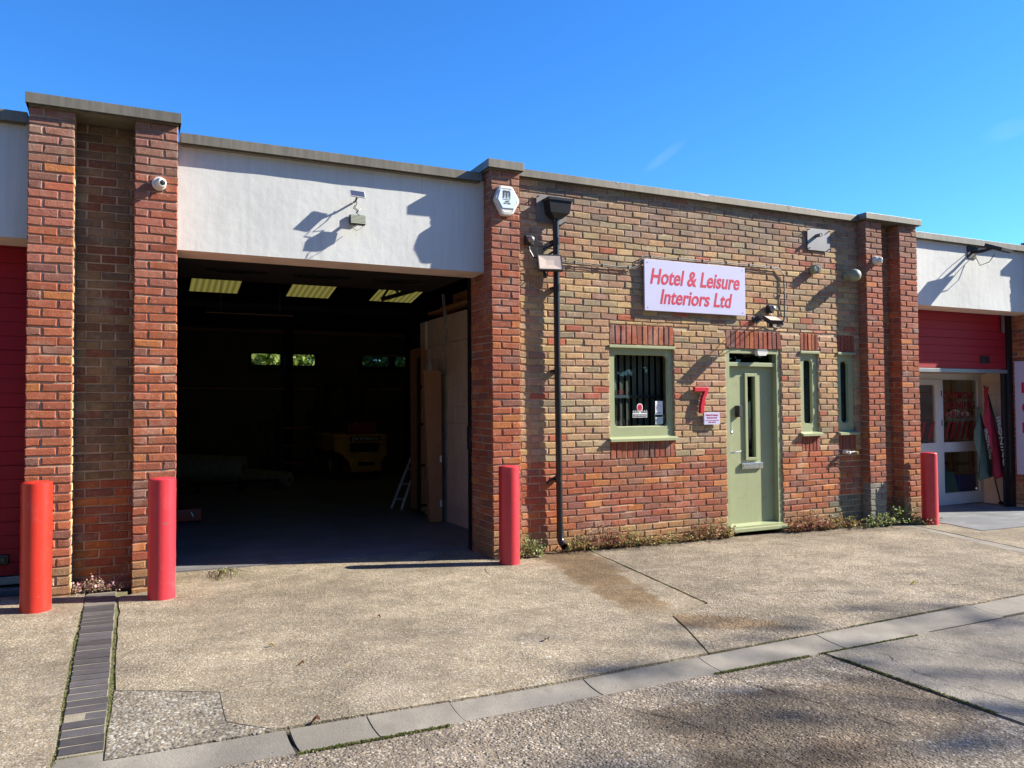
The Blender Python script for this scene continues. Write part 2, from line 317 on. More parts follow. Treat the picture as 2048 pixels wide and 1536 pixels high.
M['patch'] = aggregate('coarse_patch', [(.38,.34,.26), (.15,.12,.085), (.42,.38,.30), (.27,.22,.15), (.43,.40,.33), (.20,.165,.12)], (.20,.165,.115), 56, .012, .1)
M['asphalt'] = aggregate('worn_asphalt', STD, (.15,.125,.096), 70, .012, .35, (1.12,1.12,1.12),
    stain=[((2.3,3.0), (4.6,2.9), .5, .35, (.45,.40,.34), .8), ((1.9,2.5), (3.2,2.4), .35, .3, (.5,.42,.34), .7)])
M['asphalt_smooth'] = aggregate('asphalt_smooth', [(.22,.195,.155),(.16,.14,.112),(.26,.235,.19)], (.18,.16,.13), 80, .005, .5, (.95,.95,.96))

# wear: bloom, pits, scuffs, drips as patches of another colour with shapes of their own
def wear(m, scale, lo, hi, col, amt, stretch=None, det=6.0, off=0.):
    nt = m.node_tree; b = nt.nodes['Principled BSDF']; Lk = nt.links.new; src = b.inputs['Base Color'].links[0].from_socket
    g = N(nt, 'ShaderNodeNewGeometry'); n = N(nt, 'ShaderNodeTexNoise', i_Scale=scale, i_Detail=det, i_Roughness=.65)
    mp = N(nt, 'ShaderNodeMapping'); mp.inputs['Scale'].default_value = stretch or (1,1,1); mp.inputs['Location'].default_value = (off,off*.7,0); Lk(g.outputs['Position'], mp.inputs[0]); Lk(mp.outputs[0], n.inputs['Vector'])
    r = N(nt, 'ShaderNodeMapRange'); r.inputs[1].default_value = lo; r.inputs[2].default_value = hi; r.inputs[3].default_value = 0; r.inputs[4].default_value = amt; Lk(n.outputs[0], r.inputs[0])
    x = N(nt, 'ShaderNodeMix', data_type='RGBA'); Lk(r.outputs[0], x.inputs[0]); Lk(src, x.inputs[6]); x.inputs[7].default_value = (*col, 1)
    for l in list(nt.links):
        if l.to_node == b and l.to_socket.name == 'Base Color': nt.links.remove(l)
    Lk(x.outputs[2], b.inputs['Base Color'])
wear(M['brick'], 3.0, .54, .72, (.46,.39,.31), .38); wear(M['brick'], 55, .60, .70, (.09,.055,.04), .55, off=3); wear(M['brick'], 1.1, .52, .70, (.13,.10,.075), .35, off=7); wear(M['brick'], 30, .58, .70, (.55,.42,.30), .35, off=9)
wear(M['mortar'], 8, .55, .68, (.20,.15,.10), .5)
for k_ in ('red_paint', 'red_paint2'):
    wear(M[k_], 26, .64, .70, (.20,.05,.045), .55); wear(M[k_], 5, .56, .72, (.55,.12,.12), .30, off=4); wear(M[k_], 60, .66, .70, (.45,.38,.32), .5, off=8)
wear(M['render'], 1.0, .56, .72, (.36,.37,.35), .40, (14,14,.55)); wear(M['render'], 7, .62, .70, (.40,.40,.37), .25, off=5)
wear(M['green'], 9, .60, .72, (.17,.185,.11), .35); wear(M['green'], 70, .67, .71, (.42,.44,.33), .5, off=2)
for k_ in ('apron', 'apron_worn'):
    wear(M[k_], 2.2, .60, .72, (.10,.085,.065), .38); wear(M[k_], .9, .55, .70, (.36,.315,.24), .35, off=5); wear(M[k_], 1.0, .62, .70, (.34,.31,.25), .35, (.5,5,1), off=9)
    wear(M[k_], 34, .66, .70, (.05,.04,.03), .6, off=2)
wear(M['kerb'], 5, .56, .70, (.10,.09,.07), .45); wear(M['kerb'], 40, .62, .68, (.07,.06,.05), .5, off=3)
wear(M['coping'], 3, .58, .70, (.10,.095,.08), .45, (3,3,1)); wear(M['door_red'], 2, .55, .75, (.16,.02,.025), .4, (1,1,4))
wear(M['slab_grey'], 3, .58, .66, (.26,.27,.28), .5, (.6,3,1)); wear(M['floor_int'], 2.5, .56, .64, (.24,.25,.27), .5, (.5,4,1))

# ---------------------------------------------------------------- text
def text(s, w, h, mtl, M4, name, parent, shear=0., bold=0., align='CENTER', depth=.0012, loc=None, heavy=0):
    """lettering scaled to w wide and h tall, centred on the local origin; local x right, y up, z towards the viewer"""
    cu = bpy.data.curves.new('t', 'FONT'); cu.body = s; cu.align_x = align; cu.shear = shear; cu.offset = bold; cu.extrude = .01; cu.space_line = .95
    ob = bpy.data.objects.new('t', cu); sc.collection.objects.link(ob)
    dg = bpy.context.evaluated_depsgraph_get(); me = bpy.data.meshes.new_from_object(ob.evaluated_get(dg))
    bpy.data.objects.remove(ob)
    vs = [v.co.copy() for v in me.vertices]
    x0 = min(v.x for v in vs); x1 = max(v.x for v in vs); y0 = min(v.y for v in vs); y1 = max(v.y for v in vs); z0 = min(v.z for v in vs); z1 = max(v.z for v in vs)
    sx = w/(x1-x0); sy = h/(y1-y0) if h else sx
    mb = MB(); hv = (x1-x0)*sx*.0042*heavy
    for dx, dd in (((-hv, 0), (hv, .0005)) if heavy else ((0, 0),)):
        mb.add([M4 @ Vector(((v.x-(x0+x1)/2)*sx+dx, (v.y-(y0+y1)/2)*sy, (v.z-z0)/(z1-z0)*depth+dd)) for v in vs], [tuple(p.vertices) for p in me.polygons])
    bpy.data.meshes.remove(me)
    return mb.build(name, mtl, parent, loc=loc)
def face_front(x, y, z):   # lettering plane facing the road (-y)
    return Matrix(((1,0,0,x),(0,0,-1,y),(0,1,0,z),(0,0,0,1)))

# ---------------------------------------------------------------- ground and road
far = MB(); far.add([(x, y, gz(x)-.09) for x, y in ((-120,-150),(120,-150),(120,150),(-120,150))], [(0,1,2,3)]); struct(far, 'ground', M['asphalt_far'])
rd = MB()
xs = [-30,-2,.3,3.92]
rd.slab([(-30,-14),(3.97,-14),(3.97,3.722),(1,3.664),(-30,3.664)], -.08, -.030); struct(rd, 'road', M['asphalt'])
rd = MB(); rd.slab([(4.005,-14),(40,-14),(40,3.89),(12,3.89),(4.005,3.725)], -.08, -.028); struct(rd, 'road', M['asphalt_smooth'])
base = MB(); base.slab([(-30,3.6),(40,3.7),(40,7.75),(-30,7.75)], -.085, -.032); struct(base, 'sub_base', M['joint_dirt'])
def wob(p, q, n, amp):
    out = []
    for i in range(n):
        t = i/n; out.append((p[0]+(q[0]-p[0])*t+(rnd.uniform(-amp,amp) if i else 0), p[1]+(q[1]-p[1])*t+(rnd.uniform(-amp,amp) if i else 0)))
    return out
def poly(pts, amp=.008, seg=.18):
    out = []
    for a, b in zip(pts, pts[1:]+pts[:1]):
        n = max(1, int(math.dist(a, b)/seg)); n = min(n, 60); out += wob(a, b, n, amp)
    return out
KB = lambda x: 3.872+max(0, x-2)*.048 if x < 12 else 4.35      # back edge of the kerb
KF = lambda x: 3.650+max(0, x-1)*.020 if x < 12 else 3.87
ap = MB(); ap.slab(poly([(-30,3.9),(-.322,3.9),(-.318,4.3),(-.345,5.6),(-.362,6.4),(-.362,7.55),(-30,7.55)]), -.09, 0); struct(ap, 'pavement', M['apron'])
ap = MB(); ap.slab(poly([(-.085,4.80),(.42,4.54),(.41,4.10),(.60,3.91),(2.0,KB(2)+.030),(3.26,KB(3.26)+.034),(3.47,4.44),(3.62,4.82),(4.09,5.00),(4.50,7.56),(.33,7.56),(.30,7.38),(-.105,7.18)]), -.09, 0); struct(ap, 'pavement', M['apron'])
ap = MB(); ap.slab(poly([(3.275,KB(3.29)+.034),(8.2,KB(8.2)+.02),(8.66,5.26),(9.27,7.04),(9.3,7.56),(4.52,7.56),(4.115,4.985),(3.632,4.81),(3.482,4.43)]), -.09, -.002); struct(ap, 'pavement', M['apron_worn'])
ap = MB(); ap.slab(poly([(8.55,KB(8.5)+.02),(30,4.4),(30,6.50),(13.3,6.5),(9.80,6.50),(9.96,7.08),(9.90,7.5),(9.55,7.5),(8.92,5.26)]), -.09, -.001); struct(ap, 'pavement', M['apron'])
ap = MB(); ap.slab([(8.68,5.26),(8.90,5.26),(9.53,7.5),(9.29,7.5)], -.09, -.003); ap.slab([(8.23,4.12),(8.53,4.12),(8.90,5.25),(8.68,5.25)], -.09, -.003); struct(ap, 'pavement_strip', M['kerb'])
pt = MB(); pt.slab(poly([(-.09,4.83),(.44,4.56),(.43,4.12),(.62,3.905),(-.112,3.885),(-.105,4.3)], .004, .08), -.09, -.0025); struct(pt, 'pavement_patch', M['patch'])
pt = MB(); pt.slab(poly([(-.315,3.885),(-.118,3.885),(-.120,3.975),(-.305,3.975)], .003, .05), -.09, -.006); struct(pt, 'pavement_patch', M['kerb'])
sl = MB(); sl.slab([(9.985,7.12),(9.82,6.52),(30,6.52),(30,8.6),(9.985,8.6)], -.09, .004); struct(sl, 'forecourt_slab', M['slab_grey'])
# threshold strip of our unit
th = MB(); th.slab(poly([(.33,7.57),(3.32,7.57),(3.32,8.05),(.33,8.02)], .003), -.09, -.003); struct(th, 'threshold', M['apron'])
fi = MB(); fi.slab([(9.6,8.6),(15.1,8.6),(15.1,10.5),(9.6,10.5)], -.09, .006); struct(fi, 'floor', M['floor_int'])
fl = MB(); fl.slab([(-.4,8.035),(3.40,8.065),(9.6,8.065),(9.6,20.4),(-.4,20.4)], -.09, .006); struct(fl, 'floor', M['floor_int'])
M['joint_soil'] = mat('joint_soil', (.15,.13,.07), .95, var=.4, vscale=25, bump=.006, bscale=90, col2=(.10,.12,.03))
sj = MB(); sj.slab([(-.39,3.88),(-.05,3.88),(-.05,7.42),(-.39,7.42)], -.09, -.008); struct(sj, 'joint_soil', M['joint_soil'])
# blue brick strip
sb = MB()
y = 4.0
sj = MB(); sj.slab(poly([(-.300,3.985),(-.118,3.985),(-.132,7.40),(-.352,7.40)], .002, .2), -.09, -.0015); struct(sj, 'sett_bed', M['setts_joint'])
k = 0
while y < 7.33:
    h = .090; c = rnd.uniform(.75, 1.35); sb.col = (.066*c, .064*c, .066*c)
    if y > 6.9: sb.col = (.13*c, .12*c, .11*c)
    q = (y-4)/3.2; x0 = -.300-.052*q+rnd.uniform(-.004, .004); x1 = -.122-.016*q+rnd.uniform(-.004,.004)
    yy = y
    if k == 4:
        sb.slab([(x0+.09, y+.006), (x1, y), (x1, y+h), (x0+.09, y+h)], -.05, rnd.uniform(-.002, .002))
    else: sb.slab([(x0, yy+.004), (x1, yy), (x1, yy+h), (x0, yy+h-.004)], -.05, rnd.uniform(.0005, .004))
    y += h+.015; k += 1
struct(sb, 'brick_paving_strip', M['setts'])
# kerb blocks with a dished face: each block is one thing of the setting
joints = [-8,-7.1,-6.2,-5.3,-4.4,-3.5,-2.6,-1.75,-.86,.655,1.045,1.485,2.30,3.15,4.20,5.05,5.95,6.9,7.8,8.7,9.6,10.5,11.4]
for i, (a, b) in enumerate(zip(joints, joints[1:])):
    g0 = .018 if abs(a-.655) < .01 else .004
    a2, b2 = a+g0, b-.003; kb = MB(); n = 10; nx = max(2, int((b2-a2)/.12)); vs = []
    dz = rnd.uniform(-.003, .003); dy = rnd.uniform(-.004, .004)
    for ix in range(nx+1):
        x = a2+(b2-a2)*ix/nx; y0 = KF(x)+dy; y1 = KB(x)+dy
        row = [(x, y0, gz(x)-.085)]
        for t in range(n+1):
            s = t/n; zz = -.031+.031*(s**1.9)+dz
            if t == 0: zz -= .004
            if t == n: zz -= .003
            row.append((x+.05*(1-s)**2*(.3), y0+(y1-y0)*s+rnd.uniform(-.0008,.0008), gz(x)+zz))
        row.append((x, y1, gz(x)-.085)); vs += row
    w = n+3
    fs = [(ix*w+j, (ix+1)*w+j, (ix+1)*w+j+1, ix*w+j+1) for ix in range(nx) for j in range(w-1)]
    fs += [tuple(range(w)), tuple(nx*w+j for j in range(w))[::-1]]
    kb.add(vs, fs); struct(kb, 'kerb', M['kerb'], smooth=True)
# cracks
def crack(mb, pts, w=.006, z=.0015, amp=.012):
    P = []
    for a, b in zip(pts, pts[1:]):
        n = max(2, int(math.dist(a, b)/.05)); P += [(a[0]+(b[0]-a[0])*i/n+rnd.gauss(0,amp*.5), a[1]+(b[1]-a[1])*i/n+rnd.gauss(0,amp*.5)) for i in range(n)]
    P.append(pts[-1]); vs = []; fs = []
    for i, p in enumerate(P):
        q = P[min(i+1, len(P)-1)]; o = P[max(i-1, 0)]; d = Vector((q[0]-o[0], q[1]-o[1])).normalized(); ww = w*rnd.uniform(.3, 1.1)*(.4 if i in (0, len(P)-1) else 1)
        vs += [(p[0]-d.y*ww/2, p[1]+d.x*ww/2, gz(p[0])+z), (p[0]+d.y*ww/2, p[1]-d.x*ww/2, gz(p[0])+z)]
        if i: fs.append((2*i-2, 2*i-1, 2*i+1, 2*i))
    mb.add(vs, fs)
cr = MB()
crack(cr, [(.41,4.50),(.60,4.62),(.75,4.60)], .004)
crack(cr, [(-.10,6.92),(.6,6.95),(1.0,6.98)], .005); crack(cr, [(3.14,7.12),(3.02,6.9),(2.97,6.68)], .006)
crack(cr, [(4.6,5.05),(5.3,4.9),(5.5,4.62)], .007); crack(cr, [(6.2,4.9),(6.5,4.6),(6.9,4.35)], .006); crack(cr, [(7.6,5.1),(7.9,4.7)], .008)
crack(cr, [(3.05,7.36),(2.99,7.12)], .006)
z = -.0265
crack(cr, [(3.15,3.62),(3.2,3.3),(3.35,3.0),(3.4,2.7)], .007, z); crack(cr, [(2.25,3.6),(2.45,3.25),(2.6,2.9),(2.62,2.5)], .006, z)
crack(cr, [(4.6,3.6),(4.9,3.2),(5.0,2.8)], .005, z+.002); crack(cr, [(3.3,3.45),(3.8,2.9),(4.1,2.5)], .004, z); crack(cr, [(4.35,3.62),(4.2,3.2),(4.3,2.5)], .005, z+.002)
struct(cr, 'pavement_cracks', M['crack'])

# ---------------------------------------------------------------- brickwork
F = 7.363; WL = 7.50; B = 7.56; TOP = 4.035
def jit(c, a=.10):
    k = rnd.uniform(1-a, 1+a); return tuple(max(.01, min(.8, v*k*rnd.uniform(.95, 1.05))) for v in c)
RED = [(.35,.108,.050)]*6+[(.31,.090,.048)]*5+[(.41,.145,.050)]*2+[(.24,.095,.068)]*3+[(.29,.108,.064)]*3+[(.44,.165,.055)]
REDP = [(.32,.098,.050)]*7+[(.28,.085,.047)]*5+[(.40,.140,.050)]*2+[(.22,.094,.068)]*3
BUFF = [(.44,.29,.145)]*4+[(.40,.245,.140)]*5+[(.37,.22,.130)]*3+[(.37,.275,.165)]*3+[(.45,.305,.155)]*2+[(.33,.185,.125)]*2+[(.38,.115,.065)]*1+[(.30,.22,.14)]*2
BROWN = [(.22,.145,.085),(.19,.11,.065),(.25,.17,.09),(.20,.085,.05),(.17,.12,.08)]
SOLD = [(.30,.080,.045)]*4+[(.25,.070,.050)]*2+[(.34,.11,.055)]*2+[(.20,.085,.065)]
def c_wall(u, z):
    if z < .96:
        c = rnd.choice(RED)
        if z < .2: c = tuple(a*.55+b*.45 for a, b in zip(c, (.30,.24,.11)))
        if u > 8.3 and z < .35: c = (.14,.13,.095)
        return jit(c, .12)
    c = rnd.choice(BUFF)
    if z > 3.35:
        t = min(1, (z-3.35)/.35); g = rnd.choice(((.24,.185,.135),(.27,.21,.16),(.22,.16,.125),(.25,.15,.11)))
        t *= rnd.uniform(.4, 1); c = tuple(a*(1-t)+b*t for a, b in zip(c, g))
    return jit(c, .12)
def c_pier(u, z):
    c = rnd.choice(REDP)
    if z > 2.6 and rnd.random() < .6: c = (.31,.115,.076)
    if z > 3.6: c = (.26,.125,.09)
    if z < .25: c = tuple(a*.6+b*.4 for a, b in zip(c, (.30,.25,.12)))
    return jit(c, .10)
def c_rpier(u, z):
    if z < .52: return jit((.20,.185,.155), .1)
    return c_pier(u, z)
def c_sunlit_rim(u, z): return jit((.45,.33,.17), .12) if u > 7.37 else c_pier(u, z)  # sunlit glare on the side return painted in as paler brick colour
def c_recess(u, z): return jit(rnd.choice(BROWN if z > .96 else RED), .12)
def brick(mb, O, U, Nn, u0, u1, z0, z1, proud=.012, ch=.006):
    """one brick: a block standing `proud` of the mortar plane, with worn arrises"""
    P = lambda u, z, d: (O[0]+U[0]*u+Nn[0]*d, O[1]+U[1]*u+Nn[1]*d, z)
    e = .0030; p = proud+rnd.uniform(-.0035, .003); tw = rnd.uniform(-.0016, .0016); ty = rnd.uniform(-.0016, .0016)
    J = lambda: rnd.uniform(-e, e)
    wv = lambda u: .0028*math.sin(u*2.1+z0*7)+.0018*math.sin(u*5.3+z0*13)
    cs = [(u0+J(), z0+J()+wv(u0)), (u1+J(), z0+J()+wv(u1)), (u1+J(), z1+J()+wv(u1)), (u0+J(), z1+J()+wv(u0))]
    sg = [(1,1), (-1,1), (-1,-1), (1,-1)]
    back = [P(u, z, -.02) for u, z in cs]; mid = [P(u, z, p-ch*.9) for u, z in cs]
    cc = [ch*rnd.uniform(.4, 1.9) for _ in range(4)]
    fr = [P(u+sg[i][0]*cc[i], z+sg[i][1]*cc[i], p+tw*sg[i][0]+ty*sg[i][1]) for i, (u, z) in enumerate(cs)]
    mb.add(back+mid+fr, [(8,9,10,11)]+[(4+i, 4+(i+1)%4, 8+(i+1)%4, 8+i) for i in range(4)]+[(i, (i+1)%4, 4+(i+1)%4, 4+i) for i in range(4)])
ZB = .96
def panel(mb, O, U, Nn, L0, L1, z0, z1, pat, colf, holes=(), off=0.):
    k = math.floor((z0-ZB)/.075)-1
    while ZB+k*.075 < z1-.02:
        a = ZB+k*.075+rnd.uniform(-.0012,.0012); za, zb = max(a+.0060, z0), min(a+.0697, z1); k += 1
        if zb-za < .02: continue
        segs = []
        odd = k % 2
        if pat == 'pier':
            w = L1-L0; h = w*.325
            segs = [(L0, L0+h-.007), (L0+h+.007, L1)] if odd else [(L0, L1-h-.007), (L1-h+.007, L1)]
        else:
            u = L0-off-(.1125 if odd else 0)-.225
            while u < L1: ju = rnd.uniform(-.004,.004); segs.append((max(u+.0062+ju, L0), min(u+.2193+ju, L1))); u += .225
        for s0, s1 in segs:
            if s1-s0 < .015: continue
            parts = [(s0, s1, za, zb)]
            for (h0, h1, hz0, hz1) in holes:
                nw = []
                for (a0, a1, b0, b1) in parts:
                    if a1 <= h0-.008 or a0 >= h1+.008 or b1 <= hz0 or b0 >= hz1: nw.append((a0, a1, b0, b1)); continue
                    if b0 < hz0-.03: nw.append((a0, a1, b0, hz0-.008)); continue
                    if b1 > hz1+.025: nw.append((a0, a1, hz1+.008, b1)); continue
                    if a0 < h0-.008: nw.append((a0, h0-.0, b0, b1))
                    if a1 > h1+.008: nw.append((h1+.0, a1, b0, b1))
                parts = nw
            for (a0, a1, b0, b1) in parts:
                if a1-a0 < .018: continue
                mb.col = colf((a0+a1)/2, (b0+b1)/2); brick(mb, O, U, Nn, a0, a1, b0, b1)
def soldiers(mb, x0, x1, z0, z1, n):
    w = (x1-x0)/n
    for i in range(n):
        mb.col = jit(rnd.choice(SOLD), .12); brick(mb, (0, WL+.012), (1,0), (0,-1), x0+i*w+.005, x0+(i+1)*w-.004, z0+.004, z1-.004)

unit = thing('workshop_unit', (4.5, 7.6, 0), 'brick workshop with wide open bay under a white beam and a green office door', 'building')
# openings: (x0,x1,z0,z1)
OW1 = (4.832, 5.732, 1.205, 2.262); OW2 = (7.745, 8.068, 1.205, 2.262); OW3 = (8.410, 8.728, 1.205, 2.262); OD = (6.515, 7.410, -.2, 2.265)
holes = [(4.832,5.732,.962,2.488), (7.745,8.068,.962,2.488), (8.410,8.728,.962,2.488), (6.515,7.410,-.2,2.488)]
wl = MB(); panel(wl, (0, WL+.012), (1,0), (0,-1), 3.64, 8.83, -.06, TOP, 'str', c_wall, holes, off=.05)
for (a, b, n) in ((4.832,5.732,12), (6.515,7.410,12), (7.745,8.068,5), (8.410,8.728,5)): soldiers(wl, a, b, 2.262, 2.488, n)
for (a, b, n) in ((4.832,5.732,12), (7.745,8.068,5), (8.410,8.728,5)): soldiers(wl, a, b, .962, 1.205, n)
front = wl.build('front_wall', M['brick'], unit)
# mortar body of the front wall, cut round the openings
mo = MB(); xs = sorted({3.50, 8.95, *(v for o in (OW1,OW2,OW3,OD) for v in o[:2])}); zs = sorted({-.15, TOP, *(v for o in (OW1,OD) for v in o[2:]), 1.205, 2.262})
zs = [-.15, 1.205, 2.262, TOP]
for a, b in zip(xs, xs[1:]):
    for c, d in zip(zs, zs[1:]):
        mx_, mz_ = (a+b)/2, (c+d)/2
        if any(o[0] < mx_ < o[1] and o[2] < mz_ < o[3] for o in (OW1,OW2,OW3,(OD[0],OD[1],-.2,2.262))): continue
        mo.box((a, WL+.011, c), (b, WL+.22, d))
mo.build('wall_mortar', M['mortar'], unit)

def pier(name, parent, x0, x1, left_ret, right_ret, colf=c_pier, top=TOP):
    """x0..x1 front; returns given as the y they reach back to (or None)"""
    mb = MB(); f = F
    panel(mb, (0, f+.012), (1,0), (0,-1), x0, x1, -.06, top, 'pier', colf)
    if left_ret: panel(mb, (x0+.012, 0), (0,1), (-1,0), f+.012, left_ret, -.06, top, 'str', colf, off=.1)
    if right_ret: panel(mb, (x1-.012, 0), (0,1), (1,0), f+.012, right_ret, -.06, top, 'str', colf, off=.1)
    o = mb.build(name, M['brick'], parent)
    m = MB(); m.box((x0+.011, f+.011, -.15), (x1-.011, max(left_ret or 7.6, right_ret or 7.6)+.02, top)); m.build('mortar', M['mortar_dark'], o)
    return o
pier('pier', unit, -.798, -.470, None, 7.66, c_sunlit_rim); pier('pier', unit, -.018, .320, 7.66, 7.93)
pier('pier', unit, 3.315, 3.640, 7.93, WL); pier('pier', unit, 8.822, 9.130, WL, 7.56, c_rpier); pier('pier', unit, 9.480, 9.832, 7.56, 7.93)
rc = MB(); panel(rc, (0, 7.66), (1,0), (0,-1), -.470, -.018, -.06, TOP, 'str', c_recess, off=.03); o = rc.build('recess_wall', M['brick'], unit)
m = MB(); m.box((-.50, 7.658, -.15), (0, 7.84, TOP)); m.build('mortar', M['mortar_dark'], o)
rc = MB(); panel(rc, (0, 7.56), (1,0), (0,-1), 9.130, 9.480, -.06, TOP, 'str', c_recess, off=.03); o = rc.build('recess_wall', M['brick'], unit)
m = MB(); m.box((9.10, 7.558, -.15), (9.5, 7.80, TOP)); m.build('mortar', M['mortar_dark'], o)
# beam of rendered concrete
def beam(parent, x0, x1, zb=2.985, zt=3.955, y=B):
    mb = MB(); nx = max(2, int((x1-x0)/.05)); nz = 20; vs = []
    for j in range(nz+1):
        for i in range(nx+1):
            x = x0+(x1-x0)*i/nx; z = zb+(zt-zb)*j/nz
            vs.append((x, y+.0012*math.sin(x*5.1+z*3)+.0008*math.sin(x*13-z*9), z))
    mb.add(vs, [(j*(nx+1)+i, j*(nx+1)+i+1, (j+1)*(nx+1)+i+1, (j+1)*(nx+1)+i) for j in range(nz) for i in range(nx)])
    b0 = MB(); mb.mi = 0
    mb.add([(x0, y, zt), (x1, y, zt), (x1, y+.32, zt), (x0, y+.32, zt)], [(0,1,2,3)]); mb.add([(x0, y+.32, zb), (x1, y+.32, zb), (x1, y+.32, zt), (x0, y+.32, zt)], [(0,3,2,1)])
    mb.mi = 1; mb.add([(x0, y-.002, zb-.001), (x1, y-.002, zb-.001), (x1, y+.32, zb-.012), (x0, y+.32, zb-.012)], [(0,3,2,1)])
    return mb.build('lintel_beam', [M['render'], M['render_soffit_bounce']], parent, smooth=True)
bm_ = beam(unit, .318, 3.317)
def coping(parent, x0, x1, y0, z1, h=.085, y1=None, t=.0):
    mb = MB(); mb.cbox((x0, y0, z1-h), (x1, y0+.004, z1), .0015); mb.box((x0+.001, y0+.002, z1-.004), (x1-.001, (y1 or y0+.42), z1+.001))
    mb.box((x0, y0+.002, z1-h), (x0+.003, (y1 or y0+.42), z1-.001)); mb.box((x1-.003, y0+.002, z1-h), (x1, (y1 or y0+.42), z1-.001))
    mb.box((x0+.02, y0+.035, z1-h-.01), (x1-.02, (y1 or y0+.42)-.02, z1-.008))
    o = mb.build('coping', M['coping'], parent)
    return o
coping(unit, .345, 3.26, 7.47, 4.016, .088); coping(unit, -.815, .345, 7.305, 4.128, .085); coping(unit, 3.262, 3.672, 7.305, 4.125, .085, 7.8)
wcop = coping(unit, 3.672, 8.775, 7.44, 4.110, .080)
for (x, w_, d_) in ((6.02,.30,.035), (7.50,.07,.045), (8.02,.34,.028), (4.9,.05,.03)):
    n_ = 9; up_ = [(x+w_*i/n_, 4.1085) for i in range(n_+1)]; dn_ = [(x+w_*i/n_, 4.1085-d_*rnd.uniform(.25,1)*math.sin(math.pi*(i+.3)/(n_+.6))) for i in range(n_, -1, -1)]
    q_ = MB(); q_.prism(up_+dn_, .001, Matrix.Translation((0,7.4382,0))); q_.build('worn_patch', M['mortar_dark'] if d_ > .04 else M['grey_metal'], wcop)
coping(unit, 8.775, 9.872, 7.305, 4.125, .078)
# shell of the workshop: roof, walls, rear windows
shell = MB()
shell.mi = 0
def roofpatch(x0, x1, ya, yb, d=0): 
    zr = lambda y: (3.98+(y-7.9)*.222 if y < 12 else 4.89-(y-12)*.1675)+d
    shell.box((x0, ya, 0), (x1, ya, 0)) if False else None
    shell.add([(x0, ya, zr(ya)), (x1, ya, zr(ya)), (x1, yb, zr(yb)), (x0, yb, zr(yb))], [(0,1,2,3)])
SK = [(.98, 1.92), (2.92, 3.83), (4.76, 5.75)]
cuts = [-1.0]+[v for s in SK for v in s]+[9.75]
roofpatch(-1.0, 9.75, 7.9, 12); roofpatch(-1.0, 9.75, 12, 16.4); roofpatch(-1.0, 9.75, 17.35, 20.2)
for a, b in zip(cuts[::2], cuts[1::2]): roofpatch(a, b, 16.4, 17.35)
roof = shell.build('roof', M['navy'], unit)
for a, b in SK:
    s = MB(); zr = lambda y: 4.89-(y-12)*.1675
    s.add([(a, 16.4, zr(16.4)), (b, 16.4, zr(16.4)), (b, 17.35, zr(17.35)), (a, 17.35, zr(17.35))], [(0,1,2,3)]); s.build('rooflight', M['rooflight'], roof)
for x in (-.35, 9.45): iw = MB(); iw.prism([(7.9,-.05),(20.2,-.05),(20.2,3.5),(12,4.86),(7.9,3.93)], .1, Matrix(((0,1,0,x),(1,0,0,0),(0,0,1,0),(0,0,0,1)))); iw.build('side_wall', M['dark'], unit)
rw = MB(); RW = [(2.457,4.185,2.560,2.945), (5.217,6.95,2.565,2.928)]
xs = [-.3, 2.457, 4.185, 5.217, 6.95, 9.5]; zs = [-.05, 2.56, 2.94, 3.62]
for i, (a, b) in enumerate(zip(xs, xs[1:])):
    for c, d in zip(zs, zs[1:]):
        if i in (1, 3) and c == 2.56: continue
        rw.box((a, 20.0, c), (b, 20.12, d))
rwall = rw.build('rear_wall', M['brown_wall'], unit)
tr = MB(); tr.box((-.2,19.93,2.03), (9.4,19.99,2.08)); tr.box((-.2,19.86,3.42), (9.4,19.99,3.50)); tr.build('wall_rail', M['card'], rwall)
def rrect(x0, x1, z0, z1, r, n=6):
    out = []
    for cx, cz, a0 in ((x1-r, z1-r, 0), (x0+r, z1-r, 90), (x0+r, z0+r, 180), (x1-r, z0+r, 270)):
        for k in range(n+1):
            a = R(a0+90*k/n); out.append((cx+r*math.cos(a), cz+r*math.sin(a)))
    return out
def ring(mb, x0, x1, z0, z1, a0, a1, b0, b1, r, y, yb, bev=.0):
    """frame face at y with a rounded aperture a0..a1 x b0..b1, splayed back to yb"""
    inner = rrect(a0, a1, b0, b1, r); n = len(inner); cx, cz = (x0+x1)/2, (z0+z1)/2; outer = []
    q = n//4
    for i, (x, z) in enumerate(inner):
        cnr = i//q if i < n else 3; mid = (i % q)/(q-1)
        # project to the outer rectangle
        c = [(x1, z1), (x0, z1), (x0, z0), (x1, z0)][i//q]
        if mid < .5: px = (x1, z) if i//q in (0,) else ((x, z1) if i//q == 1 else ((x0, z) if i//q == 2 else (x, z0)))
        else: px = (x, z1) if i//q == 0 else ((x0, z) if i//q == 1 else ((x, z0) if i//q == 2 else (x1, z)))
        if abs(mid-.5) < .01 or (q-1) % 2 and abs(mid-.5) < .1: px = c
        outer.append(px)
    vs = [(x, y, z) for x, z in outer]+[(x, y, z) for x, z in inner]
    in2 = rrect(a0+bev, a1-bev, b0+bev, b1-bev, max(.005, r-bev)) if bev else inner
    vs += [(x, yb, z) for x, z in in2]
    fs = [(i, (i+1)%n, n+(i+1)%n, n+i) for i in range(n)]+[(n+i, n+(i+1)%n, 2*n+(i+1)%n, 2*n+i) for i in range(n)]
    mb.add(vs, fs)
    mb.add([(x0,y,z0),(x1,y,z0),(x1,y,z1),(x0,y,z1),(x0,yb+.04,z0),(x1,yb+.04,z0),(x1,yb+.04,z1),(x0,yb+.04,z1)], [(0,4,5,1),(1,5,6,2),(2,6,7,3),(3,7,4,0)])
